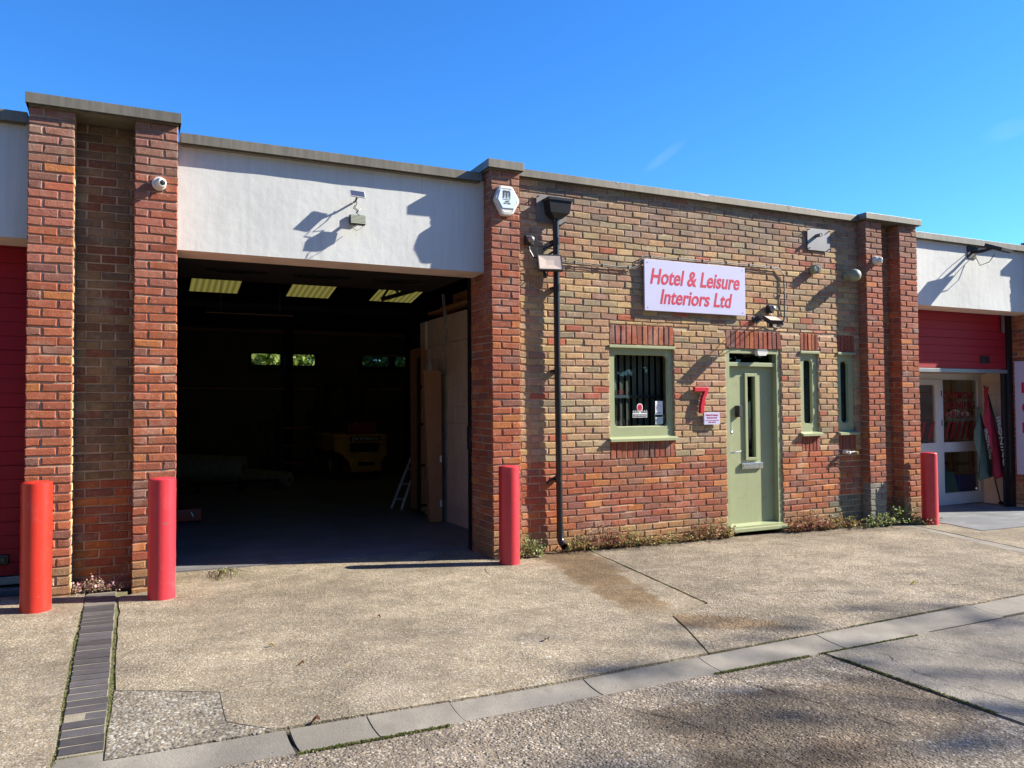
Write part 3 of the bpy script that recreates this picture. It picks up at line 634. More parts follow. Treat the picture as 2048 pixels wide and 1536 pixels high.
for (a, b, c, d) in RW:
    wf = MB(); wmid = (a+b)/2
    ring(wf, a, b-(b-a)*.54, c, d, a+.09, a+.78, c+.08, d-.03, .05, 19.97, 20.05)
    x2 = b-(b-a)*.54+.002
    ring(wf, x2, b, c, d, x2+.16, b-.10, c+.08, d-.03, .05, 19.97, 20.05)
    o = wf.build('window', M['black_matt'], rwall)
    g = MB(); g.box((a+.02,20.06,c+.01),(b-.02,20.065,d-.01)); g.build('pane', M['glass'], o)
    s = MB(); s.box((a-.04,19.88,c-.05),(b+.04,19.968,c-.01)); s.build('sill', M['black_matt'], o)
# steel columns and trusses of the workshop
for x in (3.35, 6.42): cl = MB(); cl.box((x-.09, 19.4, 0), (x+.09, 19.62, 3.6)); cl.build('column', M['navy'], unit)
ts = MB()
for (x0, x1, y, z0, z1) in ((3.2, 6.5, 11.0, 3.13, 4.15),):
    ts.tube([(x0,y,z0),(x1,y,z1+.05)], .035, 6); ts.tube([(x0,y,z0+.16),(x1,y,z1+.25)], .03, 6)
    for k in range(12):
        t = k/12; t2 = (k+.5)/12; g = lambda t, o: (x0+(x1-x0)*t, y, z0+o+(z1+.05-z0)*t)
        ts.tube([g(t,0), g(t2,.17)], .018, 5); ts.tube([g(t2,.17), g(t+1/12,0)], .018, 5)
for z0, y in ((3.30,14.2), (4.05,12.6)): ts.box((-.3,y,z0),(9.5,y+.08,z0+.10))
ts.build('roof_truss', M['black_matt'], unit)
# partition of painted blocks
def blocks(mb, O, U, Nn, L0, L1, z0, z1, bw=.45, bh=.225):
    k = 0; z = z0
    while z < z1-.02:
        u = L0-(bw/2 if k % 2 else 0)
        while u < L1:
            a, b = max(u+.003, L0), min(u+bw-.003, L1)
            if b-a > .02:
                p = .006; P = lambda q, zz, d: (O[0]+U[0]*q+Nn[0]*d, O[1]+U[1]*q+Nn[1]*d, zz); za, zb = z+.003, min(z+bh-.003, z1)
                mb.add([P(a,za,-.01),P(b,za,-.01),P(b,zb,-.01),P(a,zb,-.01),P(a+.004,za+.004,p),P(b-.004,za+.004,p),P(b-.004,zb-.004,p),P(a+.004,zb-.004,p)], [(4,5,6,7),(0,1,5,4),(1,2,6,5),(2,3,7,6),(3,0,4,7)])
            u += bw
        z += bh; k += 1
pt = MB(); blocks(pt, (3.85, 0), (0,1), (-1,0), 7.95, 11.02, 0, 2.44); blocks(pt, (0,11.02), (1,0), (0,1), 3.85, 9.4, 0, 2.44)
pt.box((3.852, 7.8, -.02), (3.95, 11.015, 2.44)); pt.box((3.852, 10.95, -.02), (9.45, 11.015, 2.44)); pt.box((3.83,7.8,2.445), (4.0,11.12,2.80)); pt.box((3.83,7.8,2.80), (9.45,11.12,2.82))
part = pt.build('partition_wall', M['block'], unit)
pp = MB(); pp.tube([(3.82,10.82,2.80),(3.82,10.82,2.41)], .022, 8); pp.tube([(3.83,10.72,2.41),(3.83,10.72,.1)], .012, 8); pp.cbox((3.79,10.64,2.02),(3.84,10.80,2.20), .006); pp.build('conduit', M['upvc'], part)
# door track and reveal of the bay
dt = MB(); dt.box((.30,7.94,.0),(.34,8.0,3.0)); dt.build('door_track', M['black'], unit); dt = MB(); dt.box((3.31,7.935,0),(3.45,8.02,3.0)); dt.cbox((3.29,7.93,1.10),(3.315,8.0,1.35),.004); dt.build('door_track', M['black'], unit)
lw = MB(); lw.box((3.46,8.0,-.02),(3.852,8.06,2.6)); lw.build('bay_wall', M['block'], unit)
# raised sectional door lying under the ceiling
sd = MB(); sd.box((.34,8.02,3.0),(3.30,9.25,3.05)); sdo = sd.build('raised_door', M['dark'], unit)
for cx in (.95, 1.82, 2.68):
    w = MB(); w.lathe([(.30,0),(.30,.012),(.26,.014)], (0,0,0), (0,0,-1), 24)
    w.v = [(cx+x, 8.55+yy*.42, 2.999+zz) for x, yy, zz in w.v]; w.build('oval_window', M['black'], sdo)

# windows of the office
def office_window(o, a, name='window'):
    x0, x1, z0, z1 = o; fr = MB(); y = WL+.030
    ring(fr, x0+.004, x1-.004, z0, z1-.03, *a, y, y+.035, .012)
    w = fr.build(name, M['green'], unit)
    t = MB(); t.cbox((x0-.012, WL-.020, z1-.036), (x1+.008, WL+.06, z1-.004), .004); t.build('drip_rail', M['green'], w)
    s = MB(); s.add([(x0-.02,WL-.05,z0-.018),(x1+.02,WL-.05,z0-.018),(x1+.02,WL+.05,z0+.012),(x0-.02,WL+.05,z0+.012),(x0-.02,WL-.05,z0-.046),(x1+.02,WL-.05,z0-.046),(x1+.02,WL+.05,z0-.046),(x0-.02,WL+.05,z0-.046)], [(0,1,2,3),(4,7,6,5),(0,4,5,1),(1,5,6,2),(0,3,7,4)])
    s.build('sill', M['green'], w)
    g = MB(); g.box((a[0]-.03, y+.045, a[2]-.03), (a[1]+.03, y+.050, a[3]+.03)); g.build('pane', M['glass'] if a[1]-a[0] > .4 else M['glass_dark'], w)
    return w
w1 = office_window(OW1, (4.912, 5.665, 1.318, 2.162, .060)); w2 = office_window(OW2, (7.822, 7.978, 1.310, 2.150, .055)); w3 = office_window(OW3, (8.490, 8.635, 1.315, 2.145, .055))
# dark office rooms behind the glass
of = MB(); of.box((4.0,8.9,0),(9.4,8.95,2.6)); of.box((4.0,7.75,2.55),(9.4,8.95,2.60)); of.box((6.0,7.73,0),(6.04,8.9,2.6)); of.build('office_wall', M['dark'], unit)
cur = MB()
mnf = mat('net_film', (.30,.37,.38), .8, var=.25, vscale=20)
for (a, b) in ((7.76,8.06),(8.42,8.72)): cur = MB(); cur.box((a,7.66,1.25),(b,7.67,2.2)); cur.build('window_film', mnf, unit)
bl = thing('vertical_blind', (5.28, 7.66, 1.3), 'brown slatted vertical blind hanging behind the large office window', 'blind')
for i in range(9):
    s = MB(); x = 4.90+i*.0865; s.add([(x,7.665,1.25),(x+.070,7.682,1.25),(x+.070,7.682,2.24),(x,7.665,2.24)], [(0,1,2,3)]); s.build('slat', mat('slat', (.150,.128,.092), .8, var=.15, vscale=6) if i == 0 else bpy.data.materials['slat'], bl)
s = MB(); s.box((4.9,7.66,2.225),(5.68,7.70,2.25)); s.build('rail', M['dark'], bl)
de = thing('desk_unit', (5.0, 7.63, 1.3), 'dark desk shelf with a small red grid behind the office window', 'shelf')
s = MB(); s.box((4.88,7.618,1.655),(5.17,7.66,1.69)); s.build('shelf', M['grey_metal'], de)
s = MB()
for i in range(12): s.box((4.90,7.62,1.40+i*.02),(5.05,7.635,1.410+i*.02))
s.box((4.96,7.635,1.3),(4.972,7.645,1.95)); s.box((5.09,7.635,1.3),(5.10,7.645,1.70)); s.build('vent_grille', M['black'], de)
s = MB()
for i in range(3):
    for j in range(2): s.box((5.03+i*.026,7.62,1.70+j*.026),(5.046+i*.026,7.625,1.716+j*.026))
s.build('red_grid', M['sign_red'], de)
s = MB(); s.box((4.88,7.62,1.69),(4.985,7.63,1.75)); s.box((5.17,7.64,1.655),(5.68,7.655,1.685)); s.build('frame', M['black'], de)
# stickers on the glass
st = thing('poppy_sticker', (5.28, 7.568, 1.44), 'poppy remembrance sticker on the office window glass', 'sticker')
s = MB(); s.box((5.185,7.570,1.428),(5.385,7.572,1.475)); s.prism(rrect(5.245,5.325,1.50,1.59,.038,8), .002, Matrix.Translation((0,7.570,0)))
for i in range(7): x = 5.187+i*.030; s.prism([(x,1.475),(x+.022,1.475),(x+.020,1.50),(x+.011,1.513),(x+.002,1.50)], .002, Matrix.Translation((0,7.570,0)))
s.build('backing', M['paper'], st)
s = MB(); s.prism(rrect(5.253,5.317,1.507,1.582,.030,8), .001, Matrix.Translation((0,7.5688,0))); s.build('poppy', M['sign_red'], st)
s = MB(); s.box((5.192,7.5688,1.434),(5.378,7.5698,1.466)); s.prism(rrect(5.276,5.294,1.538,1.554,.007,5), .001, Matrix.Translation((0,7.5676,0)))
for i in (0,1,2,4,5,6): x = 5.189+i*.030; s.prism([(x+.004,1.478),(x+.016,1.478),(x+.014,1.497),(x+.006,1.505)], .001, Matrix.Translation((0,7.5688,0)))
s.build('silhouettes', M['ink'], st)
text('LEST WE FORGET', .165, .018, M['paper'], face_front(5.285, 7.5686, 1.450), 'lettering', st)
for (za, zb, lb, mt_) in ((1.455,1.618,'white paper map taped inside the office window, the upper of two sheets','paper'), (1.345,1.430,'pale green printed notice taped inside the office window below the white map','paper')):
    t = thing('window_notice', (5.555, 7.570, za), lb, 'notice'); s = MB(); s.box((5.505,7.570,za),(5.610,7.572,zb)); s.build('sheet', M['paper'] if zb > 1.5 else mat('pale_green_paper', (.58,.68,.66), .6, var=.05, vscale=20), t)
    s = MB()
    if zb > 1.5:
        s.box((5.535,7.569,1.476),(5.588,7.5695,1.482)); crk = [(5.52,1.58),(5.545,1.572),(5.56,1.562),(5.60,1.556)]
        for p, q in zip(crk, crk[1:]): s.add([(p[0],7.5692,p[1]),(q[0],7.5692,q[1]),(q[0],7.5692,q[1]+.003),(p[0],7.5692,p[1]+.003)], [(0,1,2,3)])
    else:
        for i in range(5): s.box((5.522,7.569,1.355+i*.0145),(5.522+rnd.uniform(.045,.075),7.5695,1.359+i*.0145))
    s.build('print', M['ink'] if zb > 1.5 else mat('pale_ink', (.35,.2,.22), .6), t)

# office door
dr = MB(); x0, x1 = 6.518, 7.407
dr.cbox((x0, WL+.018, .05), (x0+.062, WL+.13, 2.262), .003); dr.cbox((x1-.062, WL+.018, .05), (x1, WL+.13, 2.262), .003); dr.cbox((x0+.062, WL+.018, 2.205), (x1-.062, WL+.13, 2.262), .003)
dr.cbox((x0+.060, WL+.035, 2.045), (x1-.060, WL+.13, 2.095), .004)
dframe = dr.build('door_frame', M['green'], unit)
sl = MB(); sl.cbox((x0-.01, WL-.055, .010), (x1+.015, WL+.12, .055), .006); sl.add([(x0+.03,WL-.01,.056),(x1-.01,WL-.01,.056),(x1-.01,WL+.09,.096),(x0+.03,WL+.09,.096),(x0+.03,WL-.01,.075),(x1-.01,WL-.01,.075)], [(4,5,2,3),(0,1,5,4),(1,2,5),(0,4,3)]); sl.build('threshold_sill', M['green'], dframe)
g = MB(); g.box((x0+.06,WL+.085,2.09),(x1-.06,WL+.09,2.21)); g.build('transom_pane', M['glass'], dframe)
lf = MB(); Y = WL+.088; A = (6.905, 7.035, .905, 1.925)
lf.box((x0+.064,Y,.095),(A[0],Y+.045,2.042)); lf.box((A[1],Y,.095),(x1-.064,Y+.045,2.042)); lf.box((A[0],Y,.095),(A[1],Y+.045,A[2])); lf.box((A[0],Y,A[3]),(A[1],Y+.045,2.042))
leaf = lf.build('door', M['green'], unit)
b = MB(); a0, a1, c0, c1 = 6.868, 7.070, .872, 1.960
b.cbox((a0,Y-.022,c0),(A[0]+.004,Y+.001,c1),.004); b.cbox((A[1]-.004,Y-.022,c0),(a1,Y+.001,c1),.004); b.cbox((A[0]+.003,Y-.022,c0),(A[1]-.003,Y+.001,A[2]+.004),.004); b.cbox((A[0]+.003,Y-.022,A[3]-.004),(A[1]-.003,Y+.001,c1),.004); b.build('glazing_bead', M['green'], leaf)
g = MB(); g.box((A[0],Y+.02,A[2]),(A[1],Y+.025,A[3])); g.build('pane', M['glass'], leaf)
lb_ = MB(); lb_.cbox((6.800,Y-.030,.768),(7.135,Y,.843),.006); lb_.box((6.815,Y-.034,.785),(7.12,Y-.029,.826)); lb_.build('letterbox', M['steel'], leaf)
kp = MB(); kp.cbox((6.722,Y-.075,1.415),(6.772,Y,1.558),.006); kp.build('keypad', M['black_matt'], leaf)
lk = MB(); lk.cbox((6.622,Y-.02,1.235),(6.650,Y,1.355),.004); lk.lathe([(.020,0),(.020,.03),(.012,.034)], (6.640,Y,1.222), (0,-1,0), 16); lk.build('lock', M['steel'], leaf)
hd = MB(); hd.cbox((6.616,Y-.010,.885),(6.642,Y,1.045),.004); hd.tube([(6.630,Y,.975),(6.630,Y-.055,.975),(6.66,Y-.060,.978),(6.76,Y-.058,.995)], [.010,.010,.010,.008], 10); hd.build('handle', M['steel'], leaf)
# bulkhead lamp behind the transom
bk = thing('bulkhead_lamp', (7.06, 7.60, 2.2), 'white angled lamp box hanging in the glass above the green door', 'lamp')
s = MB(); s.prism([(6.985,2.255),(7.135,2.255),(7.150,2.215),(7.115,2.180),(6.995,2.180),(6.98,2.22)], .060, Matrix.Translation((0,7.455,0))); s.build('housing', M['white'], bk)
s = MB(); s.prism([(6.99,2.258),(7.13,2.258),(7.142,2.238),(6.982,2.242)], .05, Matrix.Translation((0,7.452,0))); s.build('panel', M['grey_metal'], bk)

# ---------------------------------------------------------------- neighbours
ln = thing('left_unit', (-2.5, 7.6, 0), 'neighbouring unit at the left edge with its dark red sectional door shut', 'building')
beam(ln, -4.2, -.80); coping(ln, -4.2, -.82, 7.495, 4.022, .088)
def sectional(parent, x0, x1, zb, zt, y=7.95, lines=(), fine=True):
    mb = MB(); zz = [zb]+[z for z in lines if zb < z < zt]+[zt]
    for a, b in zip(zz, zz[1:]):
        n = max(1, round((b-a)/.122)); h = (b-a)/n
        for k in range(n):
            g0 = .006 if k == 0 else .002; mb.cbox((x0, y, a+k*h+g0), (x1, y+.04, a+(k+1)*h-.001), .003)
    mb.box((x0+.002, y+.012, zb+.01), (x1-.002, y+.038, zt-.01))
    return mb.build('sectional_door', M['door_red'], parent)
d = sectional(ln, -4.1, -.79, .145, 3.1, lines=(.606,1.087,1.587,2.08,2.571))
s = MB(); s.cbox((-4.1,7.93,.075),(-.79,7.99,.143),.004); s.build('bottom_rail', M['grey_metal'], d)
s = MB(); s.cbox((-1.28,7.925,.245),(-.965,7.95,.335),.012); s.cbox((-1.26,7.915,.265),(-.985,7.93,.315),.008); s.build('handle', M['black'], d)
s = MB(); s.box((-4.2,7.80,-.05),(-.78,8.4,.05)); s.build('step', M['slab_grey'], ln)
s = MB(); s.box((-4.6,7.40,-.1),(-4.1,8.4,TOP)); s.build('pier', M['brick'] if False else M['mortar_dark'], ln)
s = MB(); s.box((-4.2,8.2,0),(-.4,8.3,4.0)); s.box((-4.6,8.0,3.8),(-.4,20,3.9)); s.build('inner_wall', M['dark'], ln)

rn = thing('right_unit', (11.3, 7.6, 0), 'neighbouring unit on the right with a half raised red door over a glazed shopfront', 'building')
beam(rn, 9.83, 12.835); coping(rn, 9.872, 12.80, 7.495, 4.022, .088)
pier('pier', rn, 12.825, 13.153, 7.93, 7.6); pier('pier', rn, 13.50, 13.85, 7.6, None)
s = MB(); s.box((13.15,7.56,-.2),(13.5,7.8,TOP)); s.build('recess_wall', M['mortar_dark'], rn); coping(rn, 12.785, 13.90, 7.305, 4.125, .078)
s = MB(); s.box((13.85,7.5,-.2),(24,7.8,TOP)); s.build('far_wall', M['mortar'], rn)
d = sectional(rn, 9.84, 12.69, 2.105, 3.1, lines=(2.578,))
s = MB(); s.cbox((9.84,7.93,2.045),(12.69,7.995,2.103),.004); s.build('bottom_rail', M['grey_metal'], d)
s = MB()
for i in range(5): s.cbox((12.045+i*.045,7.935,2.195),(12.083+i*.045,7.953,2.315),.004)
s.build('vent', M['black'], d)
s = MB(); s.box((12.69,7.93,-.1),(12.83,8.03,3.0)); s.box((12.61,7.96,-.1),(12.69,8.0,2.9)); s.build('door_track', M['black'], rn)
s = MB(); s.box((12.56,7.91,2.7),(12.62,7.93,2.98)); s.build('track_bracket', M['grey_metal'], rn)
s = MB(); blocks(s, (12.90,0), (0,1), (-1,0), 8.03, 8.6, -.1, 2.9); s.box((12.902,8.03,-.15),(13.0,8.6,2.9)); s.build('side_wall', M['block'], rn)
s = MB(); s.add([(9.9,8.76,2.96),(15.0,8.76,2.96),(15.0,10.4,2.96),(9.9,10.4,2.96)], [(0,1,2,3)]); s.build('rooflight', trans('added_shop_fill', (.11,.105,.095)), rn)  # unseen translucent ceiling panel, added to brighten the shop interior
inw = mat('shop_wall', (.48,.38,.29), .9, var=.15, vscale=3)
s = MB(); s.box((9.8,8.0,2.95),(15.0,8.75,3.0)); s.box((9.6,10.4,-.1),(15.2,10.5,3.0)); s.box((9.84,8.0,-.1),(9.90,12.5,3.0)); s.box((15.0,8.5,-.1),(15.1,12.5,3.0)); s.box((13.0,8.6,-.1),(15.0,8.65,3.0)); s.box((9.84,8.42,2.05),(13,8.5,3.0)); s.build('inner_wall', inw, rn)
sf = MB(); y = 8.50; sg = -.09
def bar(mb, a, b, c, d, yy=8.50, t=.06): mb.cbox((a, yy, c), (b, yy+t, d), .004)
bar(sf, 9.90,12.90,1.96,2.05); bar(sf, 12.80,12.895,sg,1.96); bar(sf, 11.83,11.90,sg,1.96,8.495); bar(sf, 11.90,12.80,.77,.93); bar(sf, 11.90,12.80,sg,.10)
bar(sf, 11.70,11.83,sg,1.96,8.48); bar(sf, 10.75,11.70,.77,.93,8.48); bar(sf, 10.75,11.70,1.87,1.96,8.48); bar(sf, 10.75,11.70,sg,.10,8.48); bar(sf, 10.65,10.75,sg,1.96,8.48); bar(sf, 9.9,10.65,.77,.93); bar(sf, 9.9,10.65,sg,.1)
shop = sf.build('shopfront', M['upvc'], rn)
g = MB(); g.box((11.91,8.525,.11),(12.79,8.530,.765)); g.box((11.91,8.525,.935),(12.79,8.530,1.95)); g.box((10.76,8.505,.11),(11.69,8.510,.765)); g.box((10.76,8.505,.935),(11.69,8.510,1.86)); g.build('pane', M['glass'], shop)
vinyl = mat('window_vinyl', (.22,.008,.018), .5, var=.1, vscale=10)
for tx, zc in (('DUNMOW', 1.700), ('IRONING', 1.535), ('PARLOUR', 1.385)):
    text(tx, .80, .125, vinyl, face_front(12.335, 8.523, zc), 'lettering', shop, bold=.02)
s = MB()
for i in range(6):
    x = 11.95+i*.135; s.prism([(x,.98),(x+.055,.98),(x+.12,1.15),(x+.19,1.27),(x+.11,1.27),(x+.06,1.15)], .002, Matrix.Translation((0,8.521,0)))
s.build('steam_graphic', vinyl, shop); s = MB()
for i in range(4):
    x = 10.9+i*.2; s.prism([(x,.99),(x+.07,.99),(x+.20,1.27),(x+.12,1.27)], .002, Matrix.Translation((0,8.501,0)))
s.build('door_graphic', vinyl, shop)
for z in (1.25, 1.73): s = MB(); s.cbox((11.835,8.478,z-.05),(11.85,8.497,z+.05),.003); s.build('hinge', M['black'], shop)

# ---------------------------------------------------------------- bollards
def bollard(x, y, h, r, mt_, lab, marks=0):
    t = thing('bollard', (x, y, gz(x)), lab, 'bollard', 'red steel bollards in front of the piers')
    z0 = gz(x)-.03; mb = MB(); n = 14; prof = [(r+.004,0),(r+.001,.04)]+[(r+.0006*math.sin(i*1.7+x), .05+(h-.03)*i/n) for i in range(1, n)]+[(r, h+.026),(r-.003,h+.030),(r*.8,h+.037),(r*.4,h+.042),(0.002,h+.044)]
    mb.lathe(prof, (x, y, z0), seg=48)
    mb.build('post', mt_, t, smooth=True)
    if marks:
        s = MB()
        for k in range(3): s.add([(x+dx, y-r*math.cos(.3)-.0045, gz(x)+.60+dz) for dx, dz in ((.01+k*.012,.0),(.02+k*.012,.004),(.018+k*.011,.018),(.008+k*.012,.012))], [(0,1,2,3)])
        s.build('chipped_paint', M['setts_joint'], t)
    c = MB(); c.lathe([(r+.045,0),(r+.04,.024),(r+.006,.030)], (x, y, z0), seg=28); c.build('footing', M['kerb'], t)
bollard(-.672, 6.955, .965, .105, M['red_paint2'], 'bright scarlet bollard at the left edge before the shut red door')
bollard(.200, 6.995, .960, .105, M['red_paint'], 'pinkish red bollard with a chipped spot left of the open bay', 1)
bollard(3.372, 7.100, .965, .104, M['red_paint'], 'pinkish red bollard in front of the middle pier by the drainpipe')
bollard(9.765, 7.200, .965, .104, M['red_paint'], 'red bollard beside the grey slab of the right unit')

# ---------------------------------------------------------------- wall fixtures
FW = WL+.002
# drainpipe
dp = thing('drainpipe', (4.13, 7.44, 0), 'black drainpipe with a box hopper running down the brick wall', 'drainpipe')
s = MB(); yh0, yh1 = 7.335, 7.50
s.add([(3.985,yh0,3.80),(4.265,yh0,3.80),(4.265,yh1,3.80),(3.985,yh1,3.80),(4.01,yh0+.01,3.655),(4.24,yh0+.01,3.655),(4.24,yh1,3.655),(4.01,yh1,3.655),(4.08,yh0+.05,3.60),(4.17,yh0+.05,3.60),(4.17,yh1-.03,3.60),(4.08,yh1-.03,3.60)],
      [(0,4,5,1),(1,5,6,2),(2,6,7,3),(3,7,4,0),(4,8,9,5),(5,9,10,6),(6,10,11,7),(7,11,8,4),(8,11,10,9)])
s.box((3.995,yh0+.01,3.76),(4.255,yh1-.005,3.765)); s.box((3.975,yh0-.010,3.785),(4.275,yh0+.006,3.815)); s.box((3.975,yh0,3.785),(3.99,yh1,3.815)); s.box((4.26,yh0,3.785),(4.275,yh1,3.815)); s.build('hopper', M['black'], dp)
s = MB(); s.tube([(4.112,7.425,3.61),(4.115,7.425,2.2),(4.130,7.425,.18)], .035, 20); s.build('pipe', M['black'], dp, smooth=True)
for z in (3.36, 2.85, 1.95, .78):
    s = MB(); s.tube([(4.118,7.425,z-.035),(4.118,7.425,z+.035)], .0395, 20); s.box((4.07,7.44,z-.012),(4.16,7.50,z+.012)); s.build('bracket', M['black'], dp, smooth=True)
s = MB(); s.tube([(4.130,7.425,.26),(4.131,7.425,.15),(4.133,7.40,.10),(4.138,7.34,.065)], .0385, 18, cap=False); s.build('shoe', M['black'], dp, smooth=True)
for a_, b_ in (((4.1,7.46,3.33),(3.98,7.47,3.27)),((4.1,7.46,3.25),(3.95,7.49,3.16)),((4.1,7.46,.80),(4.0,7.48,.74))): s = MB(); s.tube([a_, b_], .012, 8); s.build('stay', M['black'], dp)
def plate(x0, x1, z0, z1, label, cut=0):
    t = thing('cover_plate', ((x0+x1)/2, 7.49, z0), label, 'plate'); s = MB()
    s.prism([(x0,z0),(x1-cut,z0),(x1,z0+cut),(x1,z1),(x0,z1)] if cut else [(x0,z0),(x1,z0),(x1,z1),(x0,z1)], .006, Matrix.Translation((0,7.478,0))); s.build('sheet', M['plate'], t)
    s = MB()
    for a, b in ((x0+.02,z0+.02),(x1-.02,z0+.03),(x1-.02,z1-.02),(x0+.02,z1-.02)): s.lathe([(.007,0),(.007,.02),(.003,.026)], (a,7.478,b), (0,-1,0), 8)
    s.build('bolt', M['black_matt'], t); return t
M['plate'] = mat('lead_plate', (.16,.155,.15), .6, metal=.2, var=.15, vscale=6)
plate(3.905, 4.275, 3.56, 3.865, 'dark grey square plate on the wall behind the drainpipe hopper', .03)
M['plate'] = mat('steel_plate', (.19,.19,.20), .5, metal=.4, var=.1, vscale=6)
plate(7.885, 8.285, 3.585, 3.872, 'grey metal plate with a stub of flue pipe, high on the right of the wall')
t = thing('flue_pipe', (8.06, 7.4, 3.75), 'thin steel flue pipe poking out of the high grey plate', 'flue'); s = MB(); s.tube([(8.040,7.478,3.775),(8.040,7.395,3.775)], .023, 18, cap=False); s.tube([(8.040,7.478,3.775),(8.040,7.398,3.775)], .020, 18, cap=True); s.build('tube', M['plate'], t, smooth=True)
t = thing('boiler_flue', (7.98, 7.4, 3.32), 'sage green round flue terminal with a wire guard, below the grey plate', 'flue')
s = MB(); s.lathe([(.062,0),(.062,.072),(.060,.078),(.030,.080),(.030,.072)], (7.975,7.485,3.325), (0,-1,0), 26); s.build('terminal', M['sage'], t, smooth=True)
s = MB()
for k in range(-3, 4): x = 7.975+k*.018; hh = math.sqrt(max(0,.060**2-(k*.018)**2)); s.tube([(x,7.405,3.325-hh),(x,7.388,3.325),(x,7.405,3.325+hh)], .0028, 6)
s.build('guard', M['grey_metal'], t)
t = thing('vent_cowl', (8.55, 7.35, 3.26), 'sage green ball shaped vent cowl near the right piers', 'vent cowl')
s = MB(); s.tube([(8.575,7.49,3.285),(8.575,7.38,3.285)], .050, 22); s.build('stub', M['sage'], t, smooth=True)
s = MB(); s.lathe([(.001,-.084)]+[(.084*math.sin(a), -.084*math.cos(a)) for a in [math.pi*i/14 for i in range(1,14)]]+[(.001,.084)], (8.588,7.355,3.275), (0,-1,.0), 28); s.build('ball', M['sage'], t, smooth=True)
s = MB(); s.tube([(8.66,7.36,3.28),(8.72,7.37,3.285)], .006, 8); s.build('screw', M['steel'], t)
# cameras
def camera_dome(x, z, label, d=(.35,-1,-.15)):
    t = thing('security_camera', (x, F, z), label, 'camera', 'white security cameras on the piers')
    s = MB(); s.lathe([(.058,0),(.058,.025),(.050,.035),(.046,.06)], (x, F-.001, z), (0,-1,0), 28); s.build('base', M['white'], t, smooth=True)
    dv = Vector(d).normalized(); c = Vector((x+.012, F-.062, z-.004))
    s = MB(); s.lathe([(.002,-.045),(.03,-.034),(.044,-.008),(.044,.012),(.034,.036),(.024,.040),(.022,.036)], c, dv, 26); s.build('ball', M['white'], t, smooth=True)
    s = MB(); s.lathe([(.021,.030),(.021,.040),(.012,.042),(.001,.043)], c, dv, 20); s.build('lens', M['black'], t, smooth=True)
    return t
camera_dome(.172, 3.505, 'white ball camera on the left pier beside the white beam')
camera_dome(8.990, 3.500, 'white ball camera on the right pier above the sage vent cowl', (.55,-1,-.1))
# alarm box
al = thing('alarm_box', (3.46, F, 3.7), 'white hexagonal burglar alarm box on the middle pier', 'alarm box')
hexo = [(3.400,3.860),(3.512,3.862),(3.535,3.855),(3.615,3.725),(3.615,3.700),(3.540,3.565),(3.50,3.552),(3.43,3.552),(3.405,3.565),(3.335,3.705),(3.335,3.730),(3.385,3.853)]
def grow(p, k, dx=0): cx = sum(a for a, _ in p)/len(p); cz = sum(b for _, b in p)/len(p); return [(cx+(a-cx)*k+dx, cz+(b-cz)*k) for a, b in p]
def loft(mb, rings):
    n = len(rings[0][1]); vs = [(x, y, z) for y, p in rings for x, z in p]
    mb.add(vs, [(i*n+k, i*n+(k+1)%n, (i+1)*n+(k+1)%n, (i+1)*n+k) for i in range(len(rings)-1) for k in range(n)]+[tuple((len(rings)-1)*n+k for k in range(n))])
s = MB(); loft(s, [(F-.002, hexo), (F-.045, hexo), (F-.060, grow(hexo,.95)), (F-.064, grow(hexo,.80)), (F-.060, grow(hexo,.78))]); s.build('housing', M['white'], al)
face = [(3.392,3.815),(3.52,3.817),(3.582,3.715),(3.545,3.628),(3.415,3.624),(3.362,3.712)]
s = MB(); s.prism(face, .004, Matrix.Translation((0,F-.068,0))); s.build('face_plate', mat('alarm_face', (.62,.74,.80), .4, var=.02, vscale=10), al)
yy = F-.0695
text('m', .082, .060, M['ink'], face_front(3.462, yy, 3.778), 'logo', al, bold=.03)
for x, c in ((3.427,(.45,.02,.12)), (3.463,(.03,.25,.24)), (3.498,(.25,.42,.05))):
    s = MB(); s.box((x-.0085,yy-.0012,3.728),(x+.0085,yy+.0,3.746)); s.build('logo_foot', mat('logo_colour', c, .5), al)
text('modernone', .080, .010, M['cable'], face_front(3.462, yy, 3.716), 'lettering', al)
text('0800', .044, .013, M['ink'], face_front(3.470, yy, 3.694), 'lettering', al, bold=.01); text('587 5505', .078, .013, M['ink'], face_front(3.468, yy, 3.674), 'lettering', al, bold=.01)
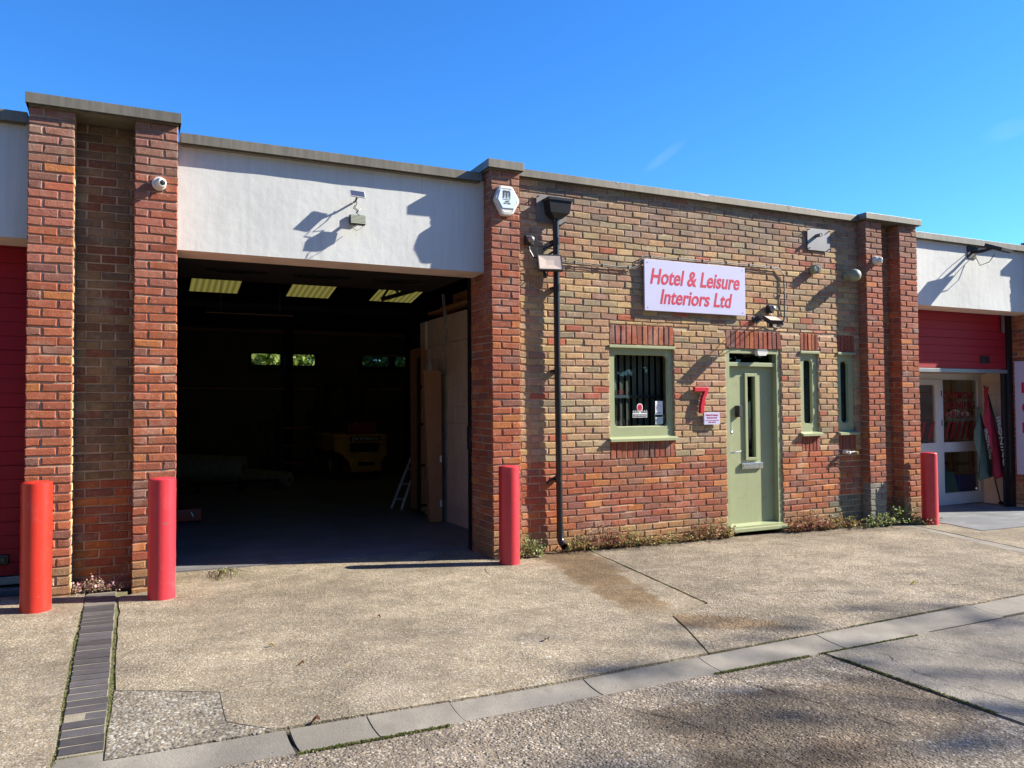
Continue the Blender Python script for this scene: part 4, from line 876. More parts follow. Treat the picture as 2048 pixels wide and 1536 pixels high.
# floodlights
def flood(c, w, h, tilt, yawd, label, y_wall, s3=1.0, thick=.035, mtl='lamp_glass'):
    t = thing('floodlight', (c[0], y_wall, c[2]), label, 'floodlight', 'black wall floodlights')
    Mx = Matrix.Translation(c) @ Matrix.Rotation(R(yawd), 4, 'Z') @ Matrix.Rotation(R(tilt), 4, 'X')
    s = MB(); s.cbox((-w/2, 0, -h/2), (w/2, thick, h/2), .005, Mx)
    for a, b, cc, d in ((-w/2,w/2,h/2-.012,h/2),(-w/2,w/2,-h/2,-h/2+.012),(-w/2,-w/2+.012,-h/2+.012,h/2-.012),(w/2-.012,w/2,-h/2+.012,h/2-.012)): s.box((a,-.010,cc),(b,.001,d), Mx)
    for k in range(7): s.box((-w*.4+k*w*.13, thick, -h*.42), (-w*.4+k*w*.13+.006, thick+.014, h*.42), Mx)
    s.build('housing', M['black_matt'], t)
    s = MB(); a, b = w/2-.013, h/2-.013; p, q = w*.17, h*.17
    vs = [(-a,-.0085,-b),(a,-.0085,-b),(a,-.0085,b),(-a,-.0085,b),(-p,-.001,-q),(p,-.001,-q),(p,-.001,q),(-p,-.001,q)]
    s.add([Mx @ Vector(v) for v in vs], [(0,1,5,4),(1,2,6,5),(2,3,7,6),(3,0,4,7),(4,5,6,7)]); s.box((-a,-.0045,-b),(a,-.0035,b),Mx) if False else None
    s.build('reflector', M[mtl], t)
    s = MB(); e = Mx @ Vector((0, thick, 0)); 
    for dx in (-.4, .4):
        p0 = Mx @ Vector((w*dx, thick*.6, -h*.1)); s.tube([p0, (c[0]+w*dx*.9, (c[1]+y_wall)/2+.02, c[2]+.03), (c[0]+w*dx*.6, y_wall-.005, c[2]+.03)], .006, 6)
    s.cbox((c[0]-.05, y_wall-.012, c[2]-.01), (c[0]+.05, y_wall, c[2]+.06), .003); s.build('bracket', M['black_matt'], t)
    return t
fl1 = flood((3.985, 7.33, 3.10), .27, .19, -22, -14, 'black floodlight with a pale reflector beside the drainpipe', WL)
s = MB(); s.tube([(3.92,7.36,3.02),(3.925,7.34,2.98)], .016, 12); s.lathe([(.001,-.028),(.02,-.02),(.028,0),(.02,.02),(.001,.028)], (3.925,7.33,2.955), (0,-1,-.4), 18); s.build('motion_sensor', M['black'], fl1, smooth=True)
fl2 = flood((7.00, 7.20, 2.61), .20, .15, -62, -4, 'small black floodlight tilted down over the green door', WL, mtl='lamp_glass')
s = MB(); s.lathe([(.001,-.028),(.02,-.02),(.028,0),(.02,.02),(.001,.028)], (6.95,7.19,2.525), (0,-1,-.4), 18); s.build('motion_sensor', M['black'], fl2, smooth=True)
def jbox(x, z, label):
    t = thing('dome_sensor', (x, 7.5, z), label, 'sensor', 'black dome sensors with grey caps')
    s = MB(); s.cbox((x-.045,7.44,z-.055),(x+.045,7.495,z+.045),.008); s.build('box', M['black_matt'], t)
    s = MB(); s.lathe([(.040,0),(.039,.02),(.030,.04),(.015,.052),(.001,.055)], (x+.01,7.445,z), (0,-1,0), 22); s.build('dome', M['grey_metal'], t, smooth=True); return t
t = jbox(3.800, 3.355, 'grey domed sensor on a black box left of the drainpipe')
s = MB(); s.tube([(3.80,7.46,3.30),(3.80,7.45,3.24),(3.84,7.44,3.17),(3.93,7.42,3.14)], .008, 8); s.build('cable', M['black'], t)
t = jbox(7.205, 2.775, 'grey domed sensor on a black box above the door floodlight')
s = MB(); s.tube([(7.205,7.46,2.73),(7.20,7.42,2.66),(7.12,7.35,2.58),(7.05,7.30,2.57)], .006, 8); s.build('cable', M['upvc'], t)
# cable run
cb = thing('cable_run', (5.6, 7.48, 3.1), 'clipped grey cable running along the wall and round the sign board', 'cable')
path = [(4.16,3.165),(4.6,3.158),(5.02,3.150),(5.16,3.155),(5.22,3.19),(5.25,3.27),(5.32,3.300),(5.8,3.306),(6.6,3.312),(7.25,3.310),(7.38,3.300),(7.455,3.23),(7.462,3.0),(7.455,2.70),(7.43,2.60),(7.37,2.545),(7.28,2.545),(7.20,2.585),(7.12,2.60)]
pts = []
for (a, b), (c, d) in zip(path, path[1:]):
    n = max(1, int(math.dist((a,b),(c,d))/.07))
    for i in range(n): pts.append((a+(c-a)*i/n, 7.478+rnd.uniform(-.003,.003), b+(d-b)*i/n+rnd.uniform(-.003,.003)))
pts.append((path[-1][0], 7.44, path[-1][1]))
s = MB(); s.tube(pts, .0065, 8); s.tube([(p[0]+.004, p[1]-.006, p[2]-.018) for p in pts[:-4]], .004, 6); s.build('cable', M['conduit'], cb, smooth=True)
for i in range(3, len(pts)-3, 5):
    s = MB(); p = pts[i]; s.cbox((p[0]-.010,7.462,p[2]-.026),(p[0]+.010,7.489,p[2]+.014),.003); s.build('clip', M['conduit'], cb)
# solar light on the beam
so = thing('solar_light', (1.93, B, 3.4), 'solar panel and floodlight with loose cables on the white beam', 'solar light')
Mx = Matrix.Translation((1.925,7.425,3.630)) @ Matrix.Rotation(R(-38),4,'X') @ Matrix.Rotation(R(3),4,'Y')
s = MB(); s.cbox((-.072,-.006,-.046),(.072,.006,.046),.002,Mx); s.build('panel_frame', M['aluminium'], so)
s = MB(); s.box((-.066,-.008,-.040),(.066,-.0062,.040),Mx); s.build('solar_cells', mat('solar_cells', (.05,.06,.10), .25, var=.2, vscale=40), so)
s = MB(); s.tube([(1.925,7.44,3.61),(1.925,7.50,3.58),(1.92,7.555,3.58)], .010, 8); s.tube([(1.93,7.49,3.40),(1.925,7.54,3.42)], .014, 8); s.cbox((1.87,7.53,3.37),(1.98,7.555,3.45),.004); s.build('bracket', M['black'], so)
Mx = Matrix.Translation((1.93,7.43,3.385)) @ Matrix.Rotation(R(-6),4,'X')
s = MB(); s.cbox((-.075,0,-.045),(.075,.05,.045),.004,Mx); s.build('lamp_body', M['black_matt'], so)
s = MB()
for k in range(6): s.box((-.070,-.005,-.040+k*.0135),(.070,.001,-.030+k*.0135),Mx)
s.build('lamp_front', mat('lamp_lens', (.34,.36,.27), .3), so)
s = MB(); s.tube([(1.925,7.5,3.60),(1.93,7.47,3.55),(1.90,7.44,3.50),(1.94,7.46,3.48),(1.91,7.43,3.45),(1.95,7.45,3.43)], .004, 6); s.tube([(1.90,7.43,3.52),(1.88,7.42,3.49),(1.93,7.43,3.46),(1.96,7.45,3.50),(1.92,7.45,3.45)], .0035, 6)
s.tube([(1.90,7.45,3.34),(1.88,7.43,3.30),(1.91,7.41,3.27),(1.97,7.44,3.31),(2.0,7.5,3.36)], .003, 6); s.build('cable', M['black'], so)
# sign boards and the number
sg_ = thing('sign_board', (6.04, 7.47, 2.66), 'pale lilac sign board with red company lettering on the brick wall', 'sign')
s = MB(); s.cbox((5.287,7.449,2.665),(6.790,7.470,3.262),.002); s.build('board', M['sign'], sg_)
text('Hotel & Leisure', 1.335, .185, M['sign_red'], face_front(6.035,7.4485,3.068), 'lettering', sg_, shear=.24, bold=.020); text('Interiors Ltd', 1.08, .175, M['sign_red'], face_front(6.045,7.4485,2.836), 'lettering', sg_, shear=.24, bold=.020)
s = MB()
for a, b in ((5.33,2.70),(6.75,2.70),(6.75,3.225),(5.33,3.225)): s.lathe([(.006,0),(.006,.003),(.002,.004)], (a,7.449,b), (0,-1,0), 10)
s.build('screw', M['cable'], sg_)
sm = thing('name_plate', (6.245, 7.48, 1.33), 'small lilac name plate with red print under the number seven', 'sign')
s = MB(); s.cbox((6.127,7.452,1.332),(6.365,7.482,1.477),.002); s.build('board', M['sign'], sm)
for tx, w, h, z in (('Hotel & Leisure', .185, .024, 1.448), ('Interiors Ltd', .150, .022, 1.416), ('If no answer please call', .195, .014, 1.382), ('01371 873 537', .115, .013, 1.360)): text(tx, w, h, M['sign_red'], face_front(6.246,7.4515,z), 'lettering', sm, bold=.01)
sv = thing('door_number', (6.09, 7.48, 1.47), 'thick red number seven fixed to the wall left of the door', 'number')
s7 = [(5.985,1.783),(6.195,1.783),(6.195,1.742),(6.150,1.66),(6.128,1.57),(6.122,1.468),(6.066,1.468),(6.072,1.56),(6.095,1.65),(6.135,1.730),(5.985,1.730)]
s = MB(); s.prism(s7, .045, Matrix.Translation((0,7.440,0))); o7 = s.build('numeral', M['seven'], sv)
bev = o7.modifiers.new('b', 'BEVEL'); bev.width = .004; bev.segments = 2; bev.limit_method = 'ANGLE'
# tap with a tag
tp = thing('outdoor_tap', (8.53, 7.49, .93), 'white outdoor tap with a hanging yellow tag under the shaded narrow window', 'tap')
s = MB(); s.tube([(8.47,7.49,.93),(8.47,7.42,.93)], .020, 14); s.tube([(8.50,7.49,.925),(8.50,7.43,.925),(8.60,7.42,.935)], .010, 10); s.lathe([(.022,0),(.022,.02),(.012,.03)], (8.50,7.43,.925), (0,-1,0), 14); s.build('spout', M['white'], tp, smooth=True)
s = MB(); s.tube([(8.60,7.42,.935),(8.665,7.42,.93),(8.668,7.42,1.0)], .004, 6); s.prism([(8.652,.895),(8.682,.893),(8.678,.938),(8.655,.94)], .006, Matrix.Translation((0,7.417,0))); s.build('tag', mat('tag_yellow', (.42,.34,.10), .6), tp)
# floodlight on the right beam
fr = flood((11.40, 7.20, 3.85), .36, .25, -66, 10, 'black floodlight on an arm under the coping of the right hand beam', B, mtl='white')
s = MB(); s.box((11.20,7.545,3.74),(11.40,7.56,3.92)); s.tube([(11.30,7.55,3.83),(11.33,7.42,3.82),(11.36,7.28,3.85)], .022, 10); s.tube([(11.32,7.5,3.74),(11.34,7.45,3.62),(11.40,7.35,3.66),(11.42,7.28,3.76)], .006, 6); s.build('arm', M['black_matt'], fr)
# sign on the reveal of the right pier
ws = thing('shop_sign', (12.81, 7.6, .4), 'white board with large red capitals on the shaded pier at the right edge', 'sign')
s = MB(); s.box((12.800,7.40,.42),(12.814,7.885,2.235)); s.build('board', M['sign'], ws)
for tx, z in (('D', 1.81), ('O', 1.49), ('P', 1.17)):
    text(tx, .17, .17, M['sign_red'], Matrix(((0,0,-1,12.799),(-1,0,0,7.695),(0,1,0,z),(0,0,0,1))), 'lettering', ws, bold=.04)

M['flag_ink'] = mat('flag_white', (.35,.35,.34), .8)
# feather flags
def flag(top, foot, wid, col, label, t0, t1, side=-1):
    t = thing('feather_flag', foot, label, 'flag', 'furled feather flags in the right bay')
    a, b = Vector(foot), Vector(top); s = MB(); s.tube([a, b], .011, 8); s.lathe([(.04,0),(.04,.02),(.02,.05)], a-Vector((0,0,.01)), (0,0,1), 12); s.build('pole', M['black'], t)
    n = 16; vs = []; d = b-a
    m_ = 8
    for i in range(n+1):
        u = t0+(t1-t0)*i/n; p = a+d*u; ww = wid*(1-(i/n)**1.6)*(1 if i else .8)
        for j in range(m_+1):
            q = j/m_; vs.append(p+Vector((side*ww*q, .05*math.sin(q*9+i*.5)*q-.03*q, -.10*q*(1-i/n)-.02*math.sin(q*7+i))))
    s = MB(); s.add(vs, [(i*(m_+1)+j, i*(m_+1)+j+1, (i+1)*(m_+1)+j+1, (i+1)*(m_+1)+j) for i in range(n) for j in range(m_)]); s.build('cloth', mat('flag_cloth', col, .8, var=.12, vscale=8), t, smooth=True)
    s = MB(); sl_ = [a+d*(t0+(t1-t0)*i/10) for i in range(11)]; s.tube([p+Vector((0.01,-.008,0)) for p in sl_], .022, 8); s.build('sleeve', M['black'], t)
    return t, a, d
t, a, d = flag((12.385,8.24,1.50), (12.80,8.16,-.08), .42, (.10,.16,.125), 'green flag leaning in front of the shop glass', .30, 1.0)
def on_flag(t, p0, p1, txt, w, h, side):
    ux = (Vector(p1)-Vector(p0)).normalized(); nz = Vector((0,-1,0)); uy = nz.cross(ux).normalized()
    c = (Vector(p0)+Vector(p1))/2
    Mm = Matrix(((ux.x,uy.x,nz.x,c.x),(ux.y,uy.y,nz.y,c.y),(ux.z,uy.z,nz.z,c.z),(0,0,0,1))); text(txt, w, h, M['flag_ink'], Mm, 'lettering', t, bold=.01, depth=.012)
on_flag(t, (12.34,8.10,1.22), (12.50,8.10,.60), 'IRONING', .50, .075, -1)
t, a, d = flag((12.53,8.22,1.86), (12.87,8.06,.35), .40, (.36,.02,.045), 'red flag leaning against the block wall of the right bay', .04, .98)
on_flag(t, (12.50,8.0,1.45), (12.66,7.98,.45), 'IRONING', .80, .075, -1)

# things inside the shop
def tbox(name, label, cat, a, b, m_, group=None, extra=None):
    t = thing(name, (a[0], a[1], a[2]), label, cat, group); s = MB(); s.cbox(a, b, .006); s.build('body', m_, t)
    if extra: s = MB(); extra(s); s.build('trim', M['wood'], t)
    return t
blue = mat('crate_blue', (.06,.11,.55), .5, var=.1, vscale=6)
tbox('storage_box', 'blue storage box low behind the shop glass', 'box', (12.85,8.9,.0), (13.28,9.2,.34), blue, extra=lambda s: s.box((12.83,8.88,.341),(13.30,9.22,.365)))
sh = thing('wooden_shelving', (12.5,9.4,0), 'tall wooden shelving standing inside the ironing shop', 'shelving'); s = MB()
for x in (12.80,13.15,13.70): s.box((x,9.25,-.05),(x+.07,9.31,2.3))
s.build('upright', M['wood'], sh); s = MB()
for z in (.45,.85,1.3,1.75): s.box((12.80,9.315,z),(13.9,9.7,z+.03))
s.build('shelf', M['wood'], sh)
lb2 = thing('laundry_heap', (12.4,8.9,1.3), 'crumpled white laundry heap seen through the shop glass', 'laundry'); s = MB()
for k in range(9):
    c = Vector((12.72+rnd.uniform(0,.5), 8.85+rnd.uniform(0,.2), 1.20+rnd.uniform(0,.24))); r0 = rnd.uniform(.07,.13)
    s.lathe([(.002,-r0*.8)]+[(r0*math.sin(a_)*rnd.uniform(.8,1.2), -r0*.8*math.cos(a_)) for a_ in [math.pi*i/6 for i in range(1,6)]]+[(.002,r0*.8)], c, (rnd.uniform(-1,1),rnd.uniform(-1,1),1), 9)
s.build('cloth', M['paper'], lb2)
ib = thing('ironing_board', (11.5,9.0,0), 'padded ironing board standing behind the shop door glass', 'ironing board'); s = MB(); s.prism([(11.4,1.18),(12.45,1.18),(12.6,1.20),(12.45,1.25),(11.4,1.25)], .35, Matrix.Translation((0,8.85,0))); s.build('board', M['carpet'], ib)
s = MB(); s.tube([(11.6,9,-.1),(12.3,9,1.18)], .015, 8); s.tube([(12.3,9,-.1),(11.6,9,1.18)], .015, 8); s.build('leg', M['steel'], ib)
bgm = mat('patterned_bag', (.16,.24,.20), .8, var=.4, vscale=60)
t = thing('laundry_bag', (12.1,8.75,-.05), 'green patterned laundry bag at the foot of the shop glass', 'bag'); s = MB(); s.prism([(12.05,-.08),(12.48,-.08),(12.43,.10),(12.30,.42),(12.12,.44),(12.07,.2)], .22, Matrix.Translation((0,8.62,0))); s.build('sack', bgm, t)
s = MB(); s.tube([(12.15,8.73,.44),(12.18,8.73,.52),(12.25,8.73,.52),(12.27,8.73,.43)], .008, 6); s.build('strap', M['carpet'], t)

# ---------------------------------------------------------------- things inside the workshop
fk = thing('forklift', (4.47, 17.2, 0), 'yellow forklift with its counterweight towards the open bay', 'forklift')
X0, X1, Y0 = 3.86, 5.04, 16.9
s = MB(); s.prism([(X0,.98),(X1,.98),(X1,.50),(X1-.12,.40),(X1-.12,.16),(X0+.38,.16),(X0+.33,.40),(X0+.14,.58),(X0,.62)], 1.9, Matrix.Translation((0,Y0,0)))
cw = s.build('counterweight', M['yellow'], fk); bv = cw.modifiers.new('b','BEVEL'); bv.width = .03; bv.segments = 3; bv.limit_method = 'ANGLE'
s = MB(); s.prism(rrect(4.20,4.86,.60,.80,.04), .02, Matrix.Translation((0,Y0-.008,0))); s.box((4.20,Y0-.012,.84),(4.88,Y0+.01,.945)); s.box((4.38,Y0-.010,.30),(4.74,Y0+.01,.38)); s.build('grille', M['black'], fk)
text('DOOSAN', .60, .075, mat('badge_silver', (.8,.8,.78), .6), face_front(4.54, Y0-.0125, .893), 'lettering', fk, shear=.2, bold=.03)
for x, y in ((X0+.13, Y0+.55), (X1-.13, Y0+.55), (X0+.10, Y0+1.95), (X1-.10, Y0+1.95)):
    s = MB(); s.lathe([(.20,-.09),(.28,-.10),(.30,-.05),(.30,.05),(.28,.10),(.20,.09)], (x, y, .30), (1,0,0), 26); w = s.build('wheel', M['tyre'], fk, smooth=True); s = MB(); s.lathe([(.14,-.10),(.14,.10)], (x,y,.30), (1,0,0), 18); s.build('rim', M['yellow'], w)
s = MB()
for x in (X0+.03, X1-.10):
    s.tube([(x,Y0+.45,1.0),(x,Y0+.55,2.05),(x,Y0+1.7,2.08),(x,Y0+1.95,1.0)], .035, 8)
for k in range(6): s.box((X0+.03,Y0+.6+k*.2,2.05),(X1-.10,Y0+.64+k*.2,2.08))
s.build('overhead_guard', M['black_matt'], fk)
s = MB()
for x in (X0+.28, X1-.38): s.box((x,Y0+2.15,.1),(x+.10,Y0+2.28,2.15))
s.box((X0+.2,Y0+2.15,2.05),(X1-.2,Y0+2.28,2.15)); s.box((X0+.2,Y0+2.3,.4),(X1-.2,Y0+2.34,.5)); s.build('mast', M['black_matt'], fk)
for x in (X0+.30, X1-.42): s = MB(); s.box((x,Y0+2.34,.08),(x+.12,Y0+3.0,.12)); s.build('fork', M['black_matt'], fk)
s = MB(); s.cbox((4.25,Y0+.8,1.0),(4.72,Y0+1.3,1.12),.03); s.cbox((4.25,Y0+.75,1.1),(4.72,Y0+.85,1.5),.03); s.build('seat', M['black_matt'], fk)
t = thing('tool_case', (4.6,17.0,.98), 'dark red case lying on top of the forklift body', 'case'); s = MB(); s.cbox((4.22,17.05,.985),(4.85,17.4,1.25),.02); s.build('body', M['jack_red'], t); s = MB(); s.box((4.35,17.04,1.20),(4.41,17.05,1.24)); s.box((4.62,17.04,1.20),(4.68,17.05,1.24)); s.build('clasp', M['steel'], t)
pj = thing('pallet_truck', (2.8,19.2,0), 'pallet truck with a black heart shaped handle standing in the dark workshop', 'pallet truck')
s = MB(); loop = [(0,0),(-.10,.06),(-.17,.13),(-.18,.19),(-.13,.235),(0,.245),(.13,.235),(.18,.19),(.17,.13),(.10,.06),(0,0)]
s.tube([(2.795+a_,19.2,.98+b_) for a_, b_ in loop], .016, 8); s.tube([(2.795,19.2,.45),(2.795,19.2,.98)], .020, 8); s.tube([(2.795,19.2,.98),(2.795,19.2,1.2)], .012, 6); s.build('handle', M['black_matt'], pj)
s = MB(); s.cbox((2.68,19.1,.05),(2.91,19.4,.45),.03); s.build('pump', M['black_matt'], pj)
for x in (2.62, 2.84): s = MB(); s.box((x,19.3,.06),(x+.15,19.9,.10)); s.build('fork', M['jack_red'], pj)
for i, (p0, p1, rr, lb) in enumerate((((.55,15.9,.52),(1.84,15.4,.45),.225,'thick pale carpet roll with its round end towards the bay'), ((1.9,16.6,.22),(2.75,15.9,.16),.15,'thinner wrapped carpet roll lying beside the thick one'))):
    t = thing('carpet_roll', p0, lb, 'carpet roll', 'carpet rolls on the workshop floor'); s = MB(); a_, b_ = Vector(p0), Vector(p1); ax = (b_-a_); ln_ = ax.length
    s.lathe([(rr,0),(rr,ln_),(rr*.35,ln_),(rr*.33,ln_-.08)], a_, ax, 28); s.build('roll', M['carpet'], t, smooth=True); s = MB(); s.lathe([(rr*.30,ln_-.2),(rr*.30,ln_+.004)], a_, ax, 16); s.build('core', M['black'], t); s = MB(); s.lathe([(rr*.97,ln_-.01),(rr*.97,ln_+.002),(rr*.30,ln_+.002)], a_, ax, 28); s.build('end', mat('carpet_backing', (.42,.36,.28), .95, var=.3, vscale=25), t)
t = thing('trestle', (1.2,15.7,0), 'low timber trestle carrying the carpet rolls', 'trestle'); s = MB(); s.box((.9,15.5,.14),(2.5,15.6,.2)); s.build('beam', M['dark'], t)
for x in (1.0,1.75,2.4): s = MB(); s.box((x,15.5,0),(x+.08,15.6,.14)); s.build('leg', M['dark'], t)
fj = thing('trolley_jack', (.55,11.6,0), 'dark red trolley jack just inside the left of the bay', 'jack'); s = MB(); s.cbox((.40,11.4,.05),(.82,11.9,.22),.02); s.build('body', M['jack_red'], fj); s = MB(); s.tube([(.55,11.6,.2),(.36,11.3,.85)], .018, 8); s.build('handle', M['jack_red'], fj)
for x in (.42,.80): s = MB(); s.lathe([(.05,-.02),(.05,.02)], (x,11.45,.055), (1,0,0), 14); s.build('wheel', M['tyre'], fj)
s = MB(); s.tube([(.5,11.38,.18),(.47,11.37,.12)], .010, 8); s.tube([(.68,11.38,.18),(.71,11.37,.12)], .010, 8); s.build('hook', M['steel'], fj)
ld = thing('ladder', (3.64,11.65,0), 'aluminium ladder leaning at the foot of the block partition', 'ladder')
A0, A1 = Vector((3.575,11.78,.01)), Vector((4.17,12.40,.90)); B0, B1 = Vector((3.665,11.55,.01)), Vector((4.20,12.10,.93))
for p, q in ((A0,A1),(B0,B1)): s = MB(); s.tube([p, q], .022, 6); s.build('rail', M['aluminium'], ld)
for k in range(4): s = MB(); tt = .15+k*.24; s.tube([A0.lerp(A1,tt), B0.lerp(B1,tt)], .014, 6); s.build('rung', M['aluminium'], ld)
cbx = thing('cardboard_tube', (3.64,10.1,0), 'tall folded brown cardboard packing leaning on the block partition', 'cardboard')
s = MB(); s.prism([(3.575,.02),(3.745,.02),(3.74,2.05),(3.49,2.06),(3.52,1.3)], .10, Matrix.Translation((0,10.0,0))); s.build('sheet', M['card'], cbx)
for z in (.22,.82): s = MB(); s.box((3.715,9.99,z),(3.742,9.999,z+.09)); s.build('label', M['paper'], cbx)
rk = thing('cardboard_stack', (3.75,10.95,0), 'stack of brown cardboard cartons with black straps beyond the partition end', 'cardboard'); s = MB(); s.box((3.765,10.9,.05),(3.87,11.4,2.44)); s.build('carton', M['card'], rk)
for z in (.12,.70,1.30,1.85): s = MB(); s.box((3.735,10.89,z),(3.86,10.899,z+.035)); s.build('strap', M['black'], rk)
s = MB(); s.box((3.715,10.9,0),(3.75,10.95,2.3)); s.build('upright', M['black'], rk)
cbl = thing('hanging_cable', (3.7,9.9,2.9), 'grey flex hanging in a loop in front of the block partition', 'cable')
s = MB(); s.tube([(3.50,9.3,3.0),(3.53,9.32,2.75),(3.62,9.45,2.55),(3.58,9.5,2.35),(3.72,9.75,2.15),(3.77,9.9,2.0),(3.78,10.3,2.0),(3.79,10.66,2.06)], .009, 8); s.tube([(3.53,9.32,3.0),(3.57,9.35,2.7),(3.60,9.42,2.45),(3.60,9.5,2.36)], .007, 6); s.build('flex', M['cable'], cbl)
# stored things on top of the partition
t = thing('plank_stack', (4.0,9.6,2.85), 'short timber planks stored on top of the block partition', 'planks'); s = MB(); s.box((3.80,9.0,2.90),(4.15,10.7,2.93)); s.box((3.84,8.9,2.935),(4.05,10.3,2.96)); s.build('plank', M['wood'], t)
t = thing('paint_tin', (3.95,9.35,2.96), 'yellow labelled tin stored above the block partition', 'tin'); s = MB(); s.lathe([(.08,0),(.08,.14),(.075,.145)], (3.95,9.3,2.962), (0,0,1), 20); s.build('can', M['card'], t); s = MB(); s.lathe([(.081,.03),(.081,.11)], (3.95,9.3,2.962), (0,0,1), 20); s.build('label', mat('tin_yellow', (.5,.33,.03), .5), t)
t = thing('storage_crate', (4.1,9.9,2.96), 'dusty brown crate stored above the block partition', 'crate'); s = MB(); s.cbox((3.95,9.6,2.962),(4.3,10.1,3.12),.01); s.build('body', M['card'], t)
t = thing('strip_light', (1.6,13,3.08), 'long unlit strip light hanging across the dark workshop', 'strip light'); s = MB(); s.box((.98,13,3.09),(2.32,13.06,3.13)); s.build('batten', M['dark'], t); s = MB(); s.tube([(.98,13.03,3.07),(2.32,13.03,3.07)], .011, 8); s.build('tube', M['card'], t)
for x in (1.2,2.1): s = MB(); s.tube([(x,13.03,3.13),(x,13.03,4.6)], .004, 5); s.build('hanger', M['grey_metal'], t)
t = thing('storage_rack', (3.1,18.4,0), 'dark red and black rack of tools standing left of the forklift', 'rack')
s = MB()
for x in (2.95,3.65): s.box((x,18.3,0),(x+.05,18.35,1.5)); s.box((x,18.8,0),(x+.05,18.85,1.5))
s.build('upright', M['black_matt'], t)
for z in (.3,.7,1.1): s = MB(); s.box((2.95,18.3,z),(3.7,18.85,z+.03)); s.build('shelf', M['jack_red'], t)

# ---------------------------------------------------------------- plants
PAL_W = [(.17,.19,.05),(.22,.20,.07),(.12,.15,.04),(.28,.24,.10),(.20,.09,.05),(.24,.10,.07),(.30,.20,.09)]
PAL_R = [(.26,.09,.07),(.22,.07,.06),(.30,.13,.09),(.20,.15,.06),(.28,.18,.09),(.15,.05,.05)]
PAL_G = [(.14,.20,.05),(.20,.25,.08),(.26,.28,.14),(.11,.15,.04),(.30,.30,.18)]
def leafquad(mb, p, s, d=None, w=.5):
    d = (d or Vector((rnd.gauss(0,1), rnd.gauss(0,1), rnd.gauss(0,.7)+.3))).normalized(); sd = d.cross(Vector((rnd.gauss(0,1),rnd.gauss(0,1),rnd.gauss(0,1)))).normalized(); up = sd.cross(d)
    l = s; ww = s*w*.5
    mb.add([p, p+d*l*.45+sd*ww+up*l*.08, p+d*l, p+d*l*.45-sd*ww+up*l*.08], [(0,1,2),(0,2,3)])
def weed(x0, x1, y, h, n, pal, label, spread=.10, lean=.3, size=.022):
    t = thing('weed_clump', ((x0+x1)/2, y, gz((x0+x1)/2)), label, 'weeds', 'weeds along the foot of the wall'); lv = MB(); stems = MB()
    for i in range(int(n*1.7)):
        u = rnd.random(); x = x0+(x1-x0)*u; env = .35+.65*math.sin(math.pi*min(1, max(0, u)))**.7
        hh = h*env*rnd.uniform(.25, 1)**1.0; yb = y-rnd.uniform(0, .04); b = Vector((x, yb, gz(x)-.005)); tip = b+Vector((rnd.gauss(0,.05), -abs(rnd.gauss(0,spread)), hh))
        if tip.y > 7.46: tip.y = 7.45
        md = (b+tip)/2+Vector((rnd.gauss(0,.015), -.02, .02)); stems.tube([b, md, tip], [.0022,.0018,.001], 4, cap=False)
        for k in range(rnd.randint(5, 11)):
            q = rnd.uniform(.15, 1.05); p = b.lerp(md, q*2) if q < .5 else md.lerp(tip, (q-.5)*2)
            c = rnd.choice(pal); lv.col = jit(tuple(v*1.45 for v in c), .25); leafquad(lv, p+Vector((rnd.gauss(0,.010),rnd.gauss(0,.010),rnd.gauss(0,.008))), size*rnd.uniform(.6, 1.6), w=.7)
    lv.build('leaves', M['leaf'], t); stems.build('stems', mat('weed_stem', (.16,.11,.05), .8) if 'weed_stem' not in bpy.data.materials else bpy.data.materials['weed_stem'], t)
weed(3.52, 3.80, 7.33, .30, 42, PAL_G, 'tall green flowering weed between the middle bollard and the drainpipe', .05, size=.026)
weed(4.18, 4.55, 7.47, .20, 36, PAL_W, 'yellowing weeds at the foot of the drainpipe')
weed(4.50, 4.90, 7.47, .34, 46, PAL_R, 'tall reddish weed under the left half of the large window')
weed(4.70, 5.30, 7.47, .20, 70, PAL_W, 'wide tangle of dry weeds below the large window')
weed(5.30, 5.90, 7.47, .14, 40, PAL_W, 'low weeds between the large window and the number')
weed(5.85, 6.48, 7.47, .30, 78, PAL_R+PAL_W, 'reddish brown weeds left of the green door')
weed(7.46, 8.00, 7.47, .30, 66, PAL_R, 'red leaved weeds right of the green door')
weed(7.95, 8.60, 7.47, .22, 60, PAL_W, 'yellow green weeds under the narrow windows')
weed(8.60, 9.15, 7.36, .22, 40, PAL_G, 'sparse green weeds at the foot of the shaded right pier')
weed(9.10, 9.55, 7.38, .34, 26, PAL_G, 'tall thin weeds growing from the right recess', size=.028)
weed(9.50, 9.95, 7.33, .12, 30, PAL_G, 'low trailing weeds beside the right bollard')
weed(-.47, -.12, 7.48, .15, 34, [(.30,.14,.14),(.36,.22,.22),(.20,.22,.10),(.4,.3,.3)], 'small pink weeds in the recess of the left piers', .05, size=.018)
weed(.62, .86, 7.98, .10, 10, PAL_G, 'thin grass tuft on the threshold of the bay', .02, size=.012)
